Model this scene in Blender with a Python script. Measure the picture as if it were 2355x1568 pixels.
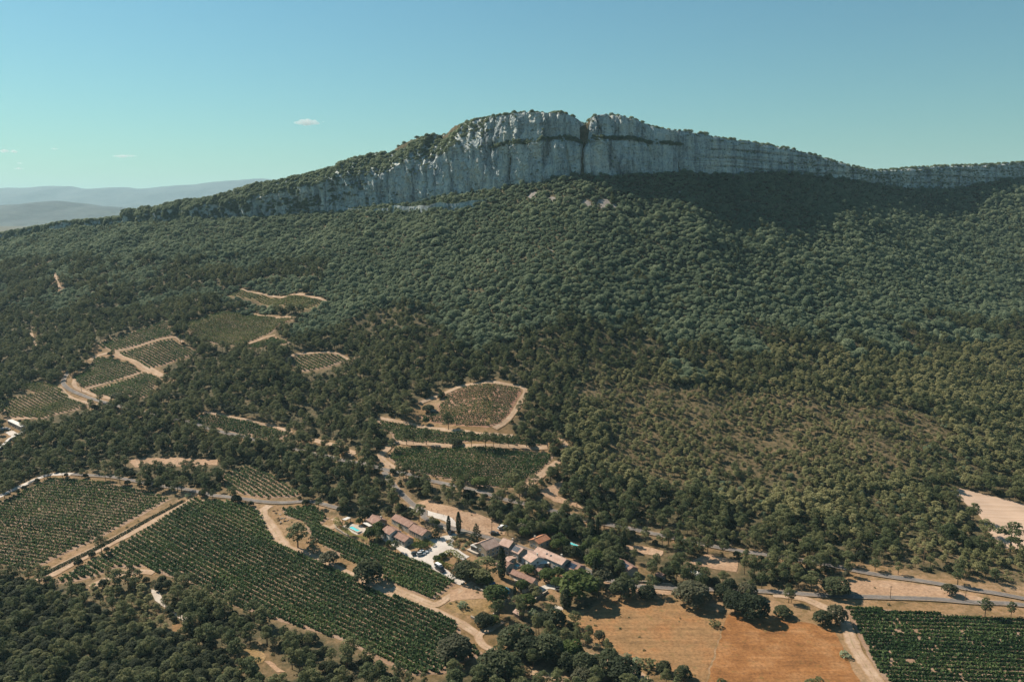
# Aerial view over a vineyard hamlet below a limestone cliff.  Units: metres, +Y is the view direction.
import bpy, math, random
import numpy as np
from mathutils import Vector, Matrix

SC = bpy.context.scene
for _o in list(bpy.data.objects):
    bpy.data.objects.remove(_o)
COL = SC.collection
R = math.radians

# ------------------------------------------------------------------ camera
cam_d = bpy.data.cameras.new('camera')
cam_d.sensor_width = 36.0
cam_d.lens = 28.0
cam_d.clip_start = 1.0
cam_d.clip_end = 90000.0
cam = bpy.data.objects.new('camera', cam_d)
COL.objects.link(cam)
cam.location = (0.0, 0.0, 160.0)
cam.rotation_euler = (R(90.0 - 9.13), 0.0, 0.0)
SC.camera = cam

# ------------------------------------------------------------------ sky and sun
SUN_EL = 42.0
SUN_DIR = Vector((-0.83, 0.56, 0.0)).normalized()          # towards the sun, in plan
world = bpy.data.worlds.new('World')
SC.world = world
world.use_nodes = True
wn = world.node_tree.nodes
wl = world.node_tree.links
bg = wn['Background']
sky = wn.new('ShaderNodeTexSky')
sky.sky_type = 'NISHITA'
sky.sun_disc = False
sky.sun_elevation = R(SUN_EL)
sky.sun_rotation = math.atan2(SUN_DIR.x, SUN_DIR.y)
sky.altitude = 300.0
sky.air_density = 1.45
sky.dust_density = 0.35
sky.ozone_density = 1.0
tint = wn.new('ShaderNodeMix')
tint.data_type = 'RGBA'
tint.blend_type = 'MULTIPLY'
tint.inputs[0].default_value = 1.0
tint.inputs[7].default_value = (0.41, 0.73, 0.815, 1.0)
wl.new(sky.outputs[0], tint.inputs[6])
wl.new(tint.outputs[2], bg.inputs[0])
bg.inputs[1].default_value = 0.056

sun_d = bpy.data.lights.new('sun', 'SUN')
sun_d.energy = 5.0
sun_d.angle = R(0.53)
sun_d.color = (1.0, 0.88, 0.73)
sun = bpy.data.objects.new('sun', sun_d)
COL.objects.link(sun)
sv = Vector((SUN_DIR.x * math.cos(R(SUN_EL)), SUN_DIR.y * math.cos(R(SUN_EL)), math.sin(R(SUN_EL))))
sun.rotation_euler = sv.to_track_quat('Z', 'Y').to_euler()
sun.location = (-300, 300, 600)

vs = SC.view_settings
vs.view_transform = 'Standard'
vs.look = 'None'
vs.exposure = 0.88
vs.gamma = 1.0
vs.use_curve_mapping = False
SC.cycles.max_bounces = 5
SC.cycles.diffuse_bounces = 3
SC.cycles.glossy_bounces = 2
SC.cycles.transmission_bounces = 3
SC.cycles.transparent_max_bounces = 6
SC.cycles.volume_bounces = 0
SC.cycles.use_denoising = True
SC.cycles.caustics_reflective = False
SC.cycles.caustics_refractive = False
# surveyed positions, in metres
VINEYARDS = [
 ('largest vineyard,running down from the road to the hamlet track',[(-175.5,418.0),(-160.0,413.3),(-135.5,403.1),(-129.9,394.1),(-121.0,377.4),(-112.1,361.6),(-96.7,350.4),(-82.0,338.8),(-67.9,326.9),(-61.0,320.0),(-45.5,309.2),(-31.0,298.4),(-19.9,288.3),(-19.4,280.4),(-14.6,275.5),(-9.6,269.8),(-11.1,267.7),(-17.7,265.5),(-24.0,257.3),(-34.6,256.7),(-47.5,265.6),(-65.6,280.7),(-88.0,292.7),(-123.7,312.9),(-138.1,326.4),(-160.5,338.5),(-167.1,344.4),(-174.2,342.6),(-181.0,344.3),(-185.8,336.1),(-192.7,330.7),(-204.3,327.5)],(0.784,-0.621),2.5,0.055,0,1.0),
 ('dark green vineyard at the frame edge beyond the grassy ditch',[(-282.5,391.3),(-282.6,420.0),(-274.6,451.2),(-247.7,445.4),(-223.2,436.6),(-203.3,430.9),(-187.7,418.7),(-218.6,341.3),(-236.4,346.8),(-256.1,352.1)],(0.968,-0.25),3.0,0.05,0,0.82),
 ('small triangular vineyard between the wood and the curving road',[(-168.9,447.0),(-160.4,459.0),(-156.1,457.5),(-132.6,434.6),(-115.2,415.9),(-116.7,413.7),(-130.6,412.8),(-138.1,414.2),(-153.6,421.6),(-163.3,431.9)],(0.692,-0.722),2.5,0.04,0,1.0),
 ('narrow vineyard between the lone round oak and the white gravel lane',[(-122.5,402.1),(-103.9,401.4),(-93.0,386.3),(-96.8,378.6),(-84.5,369.4),(-67.6,358.2),(-50.5,346.2),(-34.1,331.6),(-22.9,321.3),(-32.3,307.8),(-43.6,315.3),(-53.2,324.0),(-58.4,329.9),(-70.8,342.0),(-80.4,349.9),(-92.2,361.3),(-100.1,372.4),(-105.3,384.4),(-116.0,390.9)],(0.784,-0.621),2.4,0.06,0,1.0),
 ('wide vineyard with bare patches in the middle of the wood above the hamlet',[(-73.0,453.1),(-71.4,464.4),(-59.6,464.3),(-33.2,461.1),(-7.2,455.5),(18.5,454.1),(24.4,450.3),(21.7,440.5),(5.2,414.3),(-6.6,414.4),(-18.4,415.5),(-36.9,425.7),(-53.6,434.2),(-64.0,438.5),(-71.9,449.7)],(0.992,-0.129),2.4,0.09,0,1.0),
 ('thin strip of vines behind the row of roadside pines',[(-87.3,506.2),(-63.4,496.1),(-50.2,489.3),(-29.0,479.2),(-18.0,470.8),(-0.8,471.9),(21.6,467.5),(21.4,462.3),(-0.8,461.7),(-33.6,466.8),(-52.5,471.6),(-64.6,472.7),(-73.0,475.7),(-75.8,485.3),(-85.1,496.9)],(0.945,-0.327),2.4,0.05,0,1.0),
 ('reddish sparse vineyard ringed by a pale dirt track',[(-48.0,536.2),(-32.6,542.6),(-20.4,541.0),(-8.3,536.7),(5.8,531.9),(6.5,526.8),(2.0,512.2),(-2.2,495.9),(-7.6,485.4),(-15.6,479.9),(-28.0,485.7),(-38.2,493.5),(-52.9,502.0),(-61.6,511.0),(-48.2,513.1),(-50.6,523.5),(-46.7,529.9)],(0.954,-0.299),2.6,0.21,1,1.0),
 ('light green vineyard above the white flat roofed building',[(-394.6,629.8),(-374.6,623.2),(-354.8,609.6),(-336.5,591.0),(-310.3,572.1),(-317.5,564.5),(-327.0,558.6),(-333.9,548.9),(-351.3,554.7),(-363.1,556.2),(-377.2,575.4),(-382.0,586.0),(-375.2,593.7),(-367.3,598.8),(-385.8,615.0)],(0.81,-0.587),2.5,0.05,0,1.0),
 ('vineyard in the elbow of the asphalt road bend',[(-353.7,628.6),(-354.7,657.7),(-358.5,671.2),(-350.0,672.5),(-322.3,656.9),(-301.5,635.7),(-334.2,608.6),(-338.7,611.1)],(0.811,-0.585),2.5,0.05,0,1.0),
 ('lower vineyard below the thin diagonal grass strip',[(-329.8,604.5),(-298.6,632.7),(-275.3,614.7),(-275.7,601.8),(-271.1,581.7),(-276.0,578.0),(-296.1,586.4),(-300.8,582.5),(-323.2,598.8)],(0.757,-0.653),2.5,0.05,0,1.0),
 ('upper terrace vineyard against the edge of the oak wood',[(-369.3,698.4),(-363.9,709.3),(-337.0,731.2),(-331.4,744.2),(-322.2,736.9),(-306.3,707.6),(-300.9,698.4),(-347.1,684.1)],(0.77,-0.638),2.5,0.05,0,1.0),
 ('pale middle vineyard above the sandy bank',[(-342.8,680.1),(-297.7,691.7),(-264.9,662.5),(-272.8,650.1),(-286.6,641.8),(-295.7,640.0),(-317.4,658.5),(-335.6,675.7)],(0.744,-0.668),2.5,0.05,0,1.0),
 ('broad hazy vineyard high in a forest clearing',[(-303.9,733.9),(-292.8,740.9),(-282.3,759.3),(-260.2,753.3),(-242.5,745.6),(-195.9,711.8),(-208.5,707.0),(-210.2,691.0),(-234.3,674.2),(-257.4,681.5),(-286.6,700.8)],(0.864,-0.504),2.5,0.05,0,1.0),
 ('highest vineyard terrace under the oak slope',[(-290.1,801.9),(-276.8,811.4),(-218.9,774.5),(-172.7,736.0),(-186.4,725.5),(-211.5,746.5),(-252.9,784.0)],(0.753,-0.658),2.7,0.06,2,1.0),
 ('oval vineyard clearing inside the pine wood',[(-178.5,619.5),(-172.6,629.9),(-158.2,631.6),(-139.7,626.7),(-129.2,617.5),(-143.3,603.8),(-162.4,602.8),(-168.4,610.1)],(0.697,-0.717),2.7,0.06,0,1.0),
 ('long vineyard strip below the power line',[(-217.9,528.9),(-213.9,538.0),(-204.6,535.1),(-186.9,526.9),(-172.0,519.5),(-159.6,514.1),(-145.1,501.0),(-149.4,491.2),(-170.9,504.2),(-178.7,506.4),(-197.4,514.8),(-213.8,522.1)],(0.891,-0.454),2.5,0.1,0,1.0),
 ('small vineyard corner below the pink track',[(-229.2,669.4),(-203.8,679.1),(-198.1,670.0),(-184.8,655.9),(-185.9,651.4),(-206.4,661.4),(-215.6,658.5)],(0.977,0.213),2.6,0.05,0,1.0),
 ('nearest vineyard with patchy rows beside the farm track',[(135.1,303.4),(139.2,303.8),(155.5,301.5),(173.1,297.6),(191.0,294.8),(202.3,293.2),(218.0,291.9),(194.9,246.1),(138.2,247.5),(129.6,253.1),(129.0,258.1),(129.8,265.7),(131.0,273.7),(132.4,282.0),(134.2,290.7),(134.8,299.2)],(0.997,-0.081),2.6,0.2,0,0.66),
]
RIBBONS = [
 ('road','asphalt',3.5,[(223.7,300.3),(208.9,303.8),(187.6,306.0),(169.2,309.2),(145.1,311.8),(127.5,313.7),(112.5,316.4),(84.4,318.8),(70.8,319.2),(62.1,320.4),(52.5,321.6),(44.9,325.2),(38.6,329.0),(36.3,332.1),(33.3,336.6),(25.9,342.5),(16.6,346.9),(3.8,353.5),(-5.4,358.2),(-12.8,361.7),(-19.5,364.0),(-30.0,369.0),(-36.6,373.0),(-44.2,380.4),(-44.8,386.7),(-51.3,395.0),(-57.1,404.5),(-63.2,415.2),(-67.9,424.7),(-72.9,435.6)]),
 ('road','asphalt',3.6,[(225.7,303.1),(212.5,309.4),(197.4,314.5),(185.1,320.2),(167.5,327.0),(154.2,333.1),(140.4,339.6),(126.3,346.7),(111.1,352.1),(86.1,361.6),(77.8,365.0),(66.6,370.2),(47.9,376.9),(37.2,381.2),(21.7,390.9),(10.6,394.3),(-0.7,399.1),(-12.2,405.2),(-30.2,416.2),(-49.1,426.2),(-65.2,433.6),(-75.4,439.6),(-97.0,451.2),(-111.6,461.9),(-135.5,477.8),(-160.2,492.3),(-175.9,502.3),(-190.1,508.5),(-203.2,515.1),(-252.4,542.8),(-274.1,556.6),(-291.2,566.0),(-299.5,573.1),(-319.2,587.8),(-336.3,600.0),(-347.4,608.3),(-354.8,616.6),(-359.9,627.1),(-364.0,639.2),(-366.9,648.0)]),
 ('road','asphalt',3.3,[(-90.2,396.7),(-108.7,406.8),(-127.6,407.6),(-154.9,415.9),(-179.5,427.0),(-197.9,435.7),(-221.5,443.6),(-239.6,449.6),(-261.5,454.6)]),
 ('path','gravel',4.0,[(-261.5,454.6),(-277.5,456.4),(-284.3,442.6),(-288.1,428.6),(-291.4,411.4)]),
 ('path','gravel',4.5,[(-51.9,394.3),(-44.9,386.6),(-37.3,381.0),(-31.8,377.4),(-30.1,374.0),(-29.4,369.3)]),
 ('path','gravel',4.5,[(-28.0,363.9),(-28.9,361.3),(-30.1,356.1),(-29.1,350.9),(-24.5,344.8),(-20.8,341.4)]),
 ('path','gravel',3.6,[(-63.0,367.5),(-61.3,364.1),(-58.4,360.5),(-51.6,352.3),(-45.8,344.8),(-39.8,339.0),(-34.6,334.2),(-29.6,329.5),(-24.3,323.4),(-21.1,320.6)]),
 ('path','gravel',3.5,[(24.2,318.1),(20.2,319.8),(16.1,321.4),(12.4,319.0),(9.9,316.0)]),
 ('path','dirt',6.0,[(-129.1,404.8),(-130.6,396.5),(-118.7,377.2),(-108.6,360.4),(-97.4,353.0)]),
 ('path','dirt',4.2,[(-97.4,353.0),(-82.5,341.3),(-68.4,329.3),(-59.3,321.0),(-42.8,308.6),(-29.2,298.1),(-18.2,288.6),(-12.9,282.8)]),
 ('path','dirt',4.0,[(-16.3,321.4),(-25.0,311.8),(-30.7,304.5),(-35.3,306.3),(-51.5,318.7)]),
 ('path','dirt',4.0,[(-91.3,386.1),(-87.2,382.5),(-90.2,376.0),(-95.1,378.4)]),
 ('path','dirt',4.5,[(-179.5,413.1),(-187.7,395.6),(-198.6,371.7),(-207.3,348.5),(-212.7,334.5)]),
 ('path','dirt',5.0,[(-174.5,417.2),(-180.8,400.8),(-191.4,379.1),(-201.5,356.7),(-207.9,334.6),(-212.1,333.5)]),
 ('path','dirt',5.0,[(-161.2,337.9),(-168.7,339.2),(-175.5,336.9),(-180.5,331.3),(-183.1,325.3)]),
 ('path','dirt',5.0,[(110.0,314.7),(120.9,311.8),(127.9,303.9),(132.1,299.0),(130.2,287.0),(127.8,276.3),(126.9,264.9),(126.4,253.4),(126.1,243.1)]),
 ('path','dirt',3.4,[(-3.7,293.0),(-8.5,286.7),(-11.7,284.2),(-12.8,280.9),(-11.0,276.1),(-8.1,273.3),(-4.8,270.2)]),
 ('path','dirt',4.0,[(17.1,280.6),(20.6,277.9),(27.1,270.1),(33.7,266.8),(40.1,263.1),(43.6,258.8),(47.0,252.9),(49.4,247.9)]),
 ('path','dirt',3.0,[(1.7,255.7),(7.1,258.1),(12.4,256.3),(18.9,252.7)]),
 ('path','dirt',5.0,[(-267.1,613.5),(-278.0,621.2),(-294.7,637.6),(-311.3,653.1),(-336.8,676.1),(-349.4,679.1),(-357.2,675.6),(-359.1,666.5)]),
 ('path','dirt',2.6,[(-347.3,682.5),(-325.1,688.3),(-299.2,695.3),(-295.7,696.3)]),
 ('path','dirt',3.0,[(-296.3,695.2),(-287.4,687.1)]),
 ('path','dirt',2.6,[(-332.0,606.3),(-318.4,623.7),(-300.4,634.4)]),
 ('path','dirt',3.6,[(-354.7,610.2),(-340.6,595.5),(-328.5,585.3),(-309.3,573.2),(-296.6,562.4)]),
 ('path','dirt',3.6,[(-350.7,625.8),(-343.7,612.6),(-333.2,603.7),(-315.5,591.9),(-300.2,581.2)]),
 ('path','dirt',3.4,[(-362.9,553.2),(-350.4,553.2),(-340.8,551.4)]),
 ('path','dirt',3.0,[(-233.6,671.9),(-220.8,679.1),(-205.9,684.4)]),
 ('path','dirt',3.2,[(-277.3,813.0),(-220.1,778.8),(-171.2,737.8)]),
 ('path','dirt',3.0,[(-249.7,757.7),(-244.0,750.3),(-224.5,733.8),(-196.4,714.0)]),
 ('path','dirt',3.4,[(-178.1,621.3),(-173.1,631.8),(-158.7,633.9),(-140.1,628.7),(-127.0,617.2)]),
 ('path','dirt',3.2,[(-214.4,539.4),(-205.3,537.2),(-187.7,529.3),(-172.5,520.9),(-160.6,517.6),(-143.6,503.3)]),
 ('path','dirt',5.0,[(-130.1,491.5),(-122.1,487.0),(-110.9,476.9),(-100.5,465.3),(-93.8,458.0)]),
 ('path','dirt',4.0,[(-62.7,527.4),(-56.0,534.3),(-46.0,539.8),(-32.7,544.9),(-20.5,542.8),(-6.9,538.3),(8.7,530.3),(5.6,514.8),(-0.8,496.0),(-6.2,485.7),(-10.9,479.3)]),
 ('path','dirt',4.2,[(-87.0,508.7),(-74.9,503.7),(-63.7,498.0),(-50.5,492.1),(-40.5,487.4),(-20.7,473.1),(-7.4,472.5),(0.6,472.6)]),
 ('path','dirt',5.0,[(-72.1,474.0),(-62.9,469.8),(-47.0,468.7),(-20.1,458.4),(-0.8,460.5),(21.3,459.9)]),
 ('path','dirt',5.0,[(26.8,443.4),(20.8,435.4),(13.1,422.0),(5.7,410.0)]),
 ('path','dirt',5.0,[(-72.1,474.0),(-75.5,461.2),(-77.5,453.2),(-69.9,440.5),(-67.5,436.7)]),
 ('path','dirt',3.0,[(29.6,468.8),(32.4,461.1),(30.9,458.8)]),
 ('path','dirt',2.6,[(-546.2,951.6),(-514.5,900.4),(-493.9,872.1)]),
 ('path','dirt',2.4,[(-467.6,765.0),(-453.1,743.9),(-431.2,714.0)]),
]
POLYS = [
 ('field','orange_grass',[(86.6,299.0),(94.7,296.7),(101.1,295.1),(116.0,293.3),(124.7,287.0),(123.7,276.3),(121.6,263.5),(120.0,249.2),(62.4,243.7),(67.8,253.8)]),
 ('field','dry_grass',[(39.1,311.4),(50.7,310.6),(62.9,307.7),(76.3,303.4),(87.3,299.8),(80.9,286.9),(68.1,256.4),(64.5,246.2),(55.7,261.1),(40.0,271.1),(27.3,281.1),(24.3,285.8),(28.0,298.9)]),
 ('field','stubble',[(237.3,415.9),(248.7,423.7),(261.1,415.9),(273.9,406.8),(295.9,381.4),(270.2,346.1),(239.6,352.5),(229.6,355.3),(233.2,368.4),(240.4,390.2),(241.5,406.3)]),
 ('courtyard','gravel',[(-40.2,358.3),(-35.4,360.0),(-31.3,362.3),(-27.9,361.3),(-29.8,356.4),(-30.2,351.5),(-27.9,347.7),(-29.2,344.6),(-32.6,342.7),(-35.4,339.2),(-34.6,334.5),(-40.2,339.6),(-45.5,345.0),(-46.2,347.6),(-39.5,348.1),(-37.8,351.1),(-36.7,352.9)]),
 ('meadow','sand',[(-51.6,395.4),(-44.3,401.5),(-36.2,393.0),(-28.1,389.6),(-19.8,380.2),(-14.3,378.3),(-13.8,364.0),(-26.0,369.2),(-30.2,374.7),(-41.0,382.9)]),
 ('meadow','sand',[(-31.1,384.7),(-19.6,385.7),(-8.4,378.4),(-3.2,369.7),(-3.5,365.4),(-9.5,363.8),(-18.6,365.6),(-30.2,371.7)]),
 ('lawn','lawn',[(-85.7,375.7),(-84.0,377.3),(-76.2,368.4),(-71.7,366.0),(-69.7,366.3),(-69.4,362.3),(-74.4,365.8),(-80.8,370.7)]),
 ('terrace','pale_stone',[(-84.6,377.7),(-80.1,379.8),(-75.3,378.0),(-71.0,371.4),(-75.9,368.7),(-80.6,373.4)]),
 ('terrace','terracotta_floor',[(-51.2,364.4),(-49.3,365.4),(-43.6,359.1),(-47.2,358.5)]),
 ('terrace','pale_stone',[(0.5,337.6),(2.1,340.7),(5.7,339.3),(2.4,333.7),(-0.1,334.6)]),
 ('meadow','meadow',[(-27.7,303.7),(-17.3,317.1),(-10.3,314.5),(-6.9,304.0),(-11.9,294.5),(-21.6,297.9)]),
 ('meadow','meadow',[(14.2,304.4),(20.7,303.1),(29.9,301.4),(24.9,292.1),(20.0,291.3),(18.1,297.1)]),
 ('patch','pale_stone',[(13.8,305.9),(17.8,307.2),(21.0,304.6),(20.7,302.7),(15.7,303.7)]),
 ('lawn','meadow',[(-3.1,320.0),(0.5,322.9),(2.6,319.8),(2.3,317.0),(-0.7,317.4)]),
 ('lawn','meadow',[(27.8,355.7),(32.0,358.8),(35.6,358.1),(34.5,353.7),(30.6,353.1)]),
 ('bank','sand',[(144.6,325.6),(161.4,325.3),(172.6,321.3),(184.8,317.6),(190.9,311.9),(200.2,306.3),(169.8,310.4),(145.4,312.6),(136.3,317.9),(140.7,323.7)]),
 ('bank','sand',[(173.2,311.2),(188.0,306.7),(168.3,309.4),(161.4,310.9)]),
 ('bank','sand',[(-89.4,266.1),(-87.3,266.1),(-80.1,258.8),(-83.0,258.8)]),
 ('meadow','meadow',[(-99.7,271.3),(-97.6,279.8),(-89.8,268.9),(-90.0,265.3),(-94.3,261.4),(-96.2,259.5)]),
 ('streambed','pale_stone',[(-156.2,322.3),(-152.2,321.4),(-143.5,308.6),(-136.7,302.1),(-128.6,297.2),(-130.7,295.0),(-141.5,304.9),(-150.1,313.3)]),
 ('clearing','dry_grass',[(-134.4,292.3),(-130.0,293.2),(-127.0,288.9),(-130.7,285.6)]),
 ('forecourt','gravel',[(-348.1,529.5),(-344.0,531.4),(-333.8,523.2),(-333.3,516.8),(-337.3,519.7)]),
 ('yard','sand',[(38.9,325.9),(48.0,326.3),(70.8,322.0),(70.0,315.1),(55.2,314.1),(44.0,318.3)]),
 ('yard','sand',[(53.6,357.9),(62.1,357.4),(71.1,352.5),(68.5,347.3),(60.9,350.1),(53.8,354.7)]),
 ('yard','sand',[(79.8,341.4),(90.3,351.0),(103.4,344.8),(100.5,334.3),(90.0,336.7),(83.0,340.3)]),
 ('yard','sand',[(28.8,424.0),(13.9,409.4),(22.2,401.1),(37.4,392.4),(33.5,399.3),(24.2,406.7)]),
 ('bank','sand',[(-348.5,677.1),(-330.6,674.9),(-295.6,639.6),(-267.1,613.5),(-275.7,615.8),(-303.0,638.2),(-323.7,660.0)]),
 ('yard','sand',[(-237.8,472.9),(-211.5,474.2),(-180.0,469.0),(-177.1,460.9),(-197.1,461.8),(-226.7,460.6)]),
 ('yard','sand',[(-25.9,314.8),(-17.9,318.8),(-11.2,313.4),(-10.5,309.2),(-19.6,307.8),(-25.3,306.2)]),
]
CLEAR = [
 [(-89.7,383.5),(-81.0,385.8),(-74.4,388.6),(-61.0,384.9),(-47.2,375.7),(-37.8,368.0),(-31.5,373.3),(-13.8,364.0),(-12.2,317.9),(-21.7,320.6),(-34.5,332.8),(-61.9,359.8),(-74.1,364.4),(-85.5,373.6)],
 [(-21.1,355.4),(-8.2,364.9),(8.2,362.2),(18.9,368.1),(32.3,362.0),(35.8,353.7),(34.0,341.0),(36.3,332.1),(33.8,325.3),(22.5,315.3),(21.8,303.4),(9.2,310.5),(-5.1,296.6),(-10.1,296.0),(-7.1,315.1),(-15.5,318.9),(-16.8,339.6)],
 [(-182.1,424.1),(-174.3,419.8),(-209.2,329.4),(-220.1,339.6)],
 [(-136.2,409.2),(-121.7,403.3),(-99.6,370.2),(-70.4,340.0),(-53.2,324.0),(-31.7,306.2),(-20.1,321.3),(-9.5,310.3),(-5.2,271.3),(-8.9,262.9),(-34.2,253.4),(-62.0,320.4),(-112.6,359.6)],
 [(23.5,285.8),(39.8,317.7),(90.9,308.4),(109.7,313.8),(132.9,303.1),(136.8,299.7),(127.5,249.2),(61.3,238.9),(43.8,264.6)],
 [(127.9,326.3),(147.2,331.8),(158.6,330.8),(225.3,302.6),(218.3,292.4),(134.7,302.5),(119.8,312.2),(110.3,314.4),(104.0,310.4),(122.3,297.1),(125.9,289.0),(120.8,288.1),(90.1,296.9),(91.6,302.5),(119.2,313.3)],
 [(139.1,342.0),(153.3,344.2),(176.8,335.2),(194.1,327.1),(226.7,320.0),(219.7,309.2),(198.0,315.4),(168.0,328.0),(150.1,336.2)],
 [(-66.6,523.3),(-61.3,528.5),(-15.9,542.2),(9.5,531.0),(-2.2,489.0),(-0.8,472.5),(-34.6,482.1),(-63.5,496.4),(-87.6,508.1),(-87.4,511.1),(-67.5,506.8)],
 [(-73.0,475.7),(21.4,462.9),(21.9,459.2),(-33.3,462.4),(-71.5,465.2),(-73.0,453.1),(-77.7,454.5)],
 [(25.2,447.8),(27.4,442.8),(5.1,407.7),(2.8,410.3)],
 [(-52.1,396.3),(-44.0,402.3),(-36.2,393.0),(-28.1,389.6),(-19.8,380.2),(-14.3,378.3),(-13.8,362.6),(-29.2,366.6)],
 [(-31.1,384.7),(-19.6,385.7),(-8.4,378.4),(-2.8,369.0),(-4.1,363.9),(-13.5,363.1),(-29.9,368.4)],
 [(-100.1,271.3),(-97.8,280.2),(-91.0,271.3),(-78.7,258.4),(-73.0,252.6),(-81.2,252.6),(-88.8,261.4),(-95.7,259.5)],
 [(-15.8,285.3),(-3.3,294.4),(11.7,290.2),(-5.2,269.0),(-9.3,266.4)],
 [(15.1,282.6),(42.1,265.0),(49.6,249.0),(44.5,247.9),(26.5,264.3)],
 [(-363.2,548.7),(-355.8,550.0),(-333.4,531.6),(-328.6,513.4),(-332.0,498.6)],
 [(-371.5,700.8),(-349.7,679.6),(-346.2,672.4),(-355.5,663.0),(-356.9,656.7)],
 [(-357.7,634.2),(-354.6,612.3),(-295.0,561.0),(-291.6,570.2),(-328.0,600.2)],
 [(-180.8,335.5),(-165.3,344.3),(-158.7,330.7),(-177.1,328.2)],
 [(46.0,344.0),(56.3,341.1),(64.0,336.0),(68.1,331.2),(63.4,327.6),(51.4,332.6)],
 [(75.5,334.5),(86.4,334.7),(84.4,326.1),(72.0,324.9)],
]
SPARSE = [
 [(34.0,539.4),(68.7,552.9),(118.6,555.2),(162.4,556.3),(201.9,536.4),(244.9,531.1),(286.8,519.3),(275.2,486.2),(226.5,441.7),(189.0,423.9),(154.6,436.6),(102.2,424.1),(66.2,426.1),(51.5,447.9),(60.9,485.0)],
 [(153.8,345.3),(178.2,355.8),(193.8,354.9),(214.2,348.3),(234.0,331.2),(227.4,321.0),(197.2,327.8),(173.0,338.6)],
 [(-178.9,322.3),(-158.8,329.7),(-126.3,295.8),(-125.8,283.9),(-143.2,285.6),(-160.9,295.9),(-174.8,314.4)],
]
MAQUIS = [
 [(-256.1,322.1),(-215.1,330.1),(-165.9,300.8),(-127.9,281.4),(-102.5,266.9),(-89.1,244.3),(-195.6,231.2)],
]
YOUNG = [
 [(34.4,546.0),(453.3,695.2),(381.5,511.4),(288.6,430.1),(244.9,428.8),(204.5,353.2),(154.8,372.1),(76.2,413.3),(32.2,425.5)],
 [(154.7,347.5),(179.4,358.4),(195.0,357.2),(222.8,348.6),(244.6,331.0),(234.9,316.6),(196.0,325.8),(172.4,337.5)],
]
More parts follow.
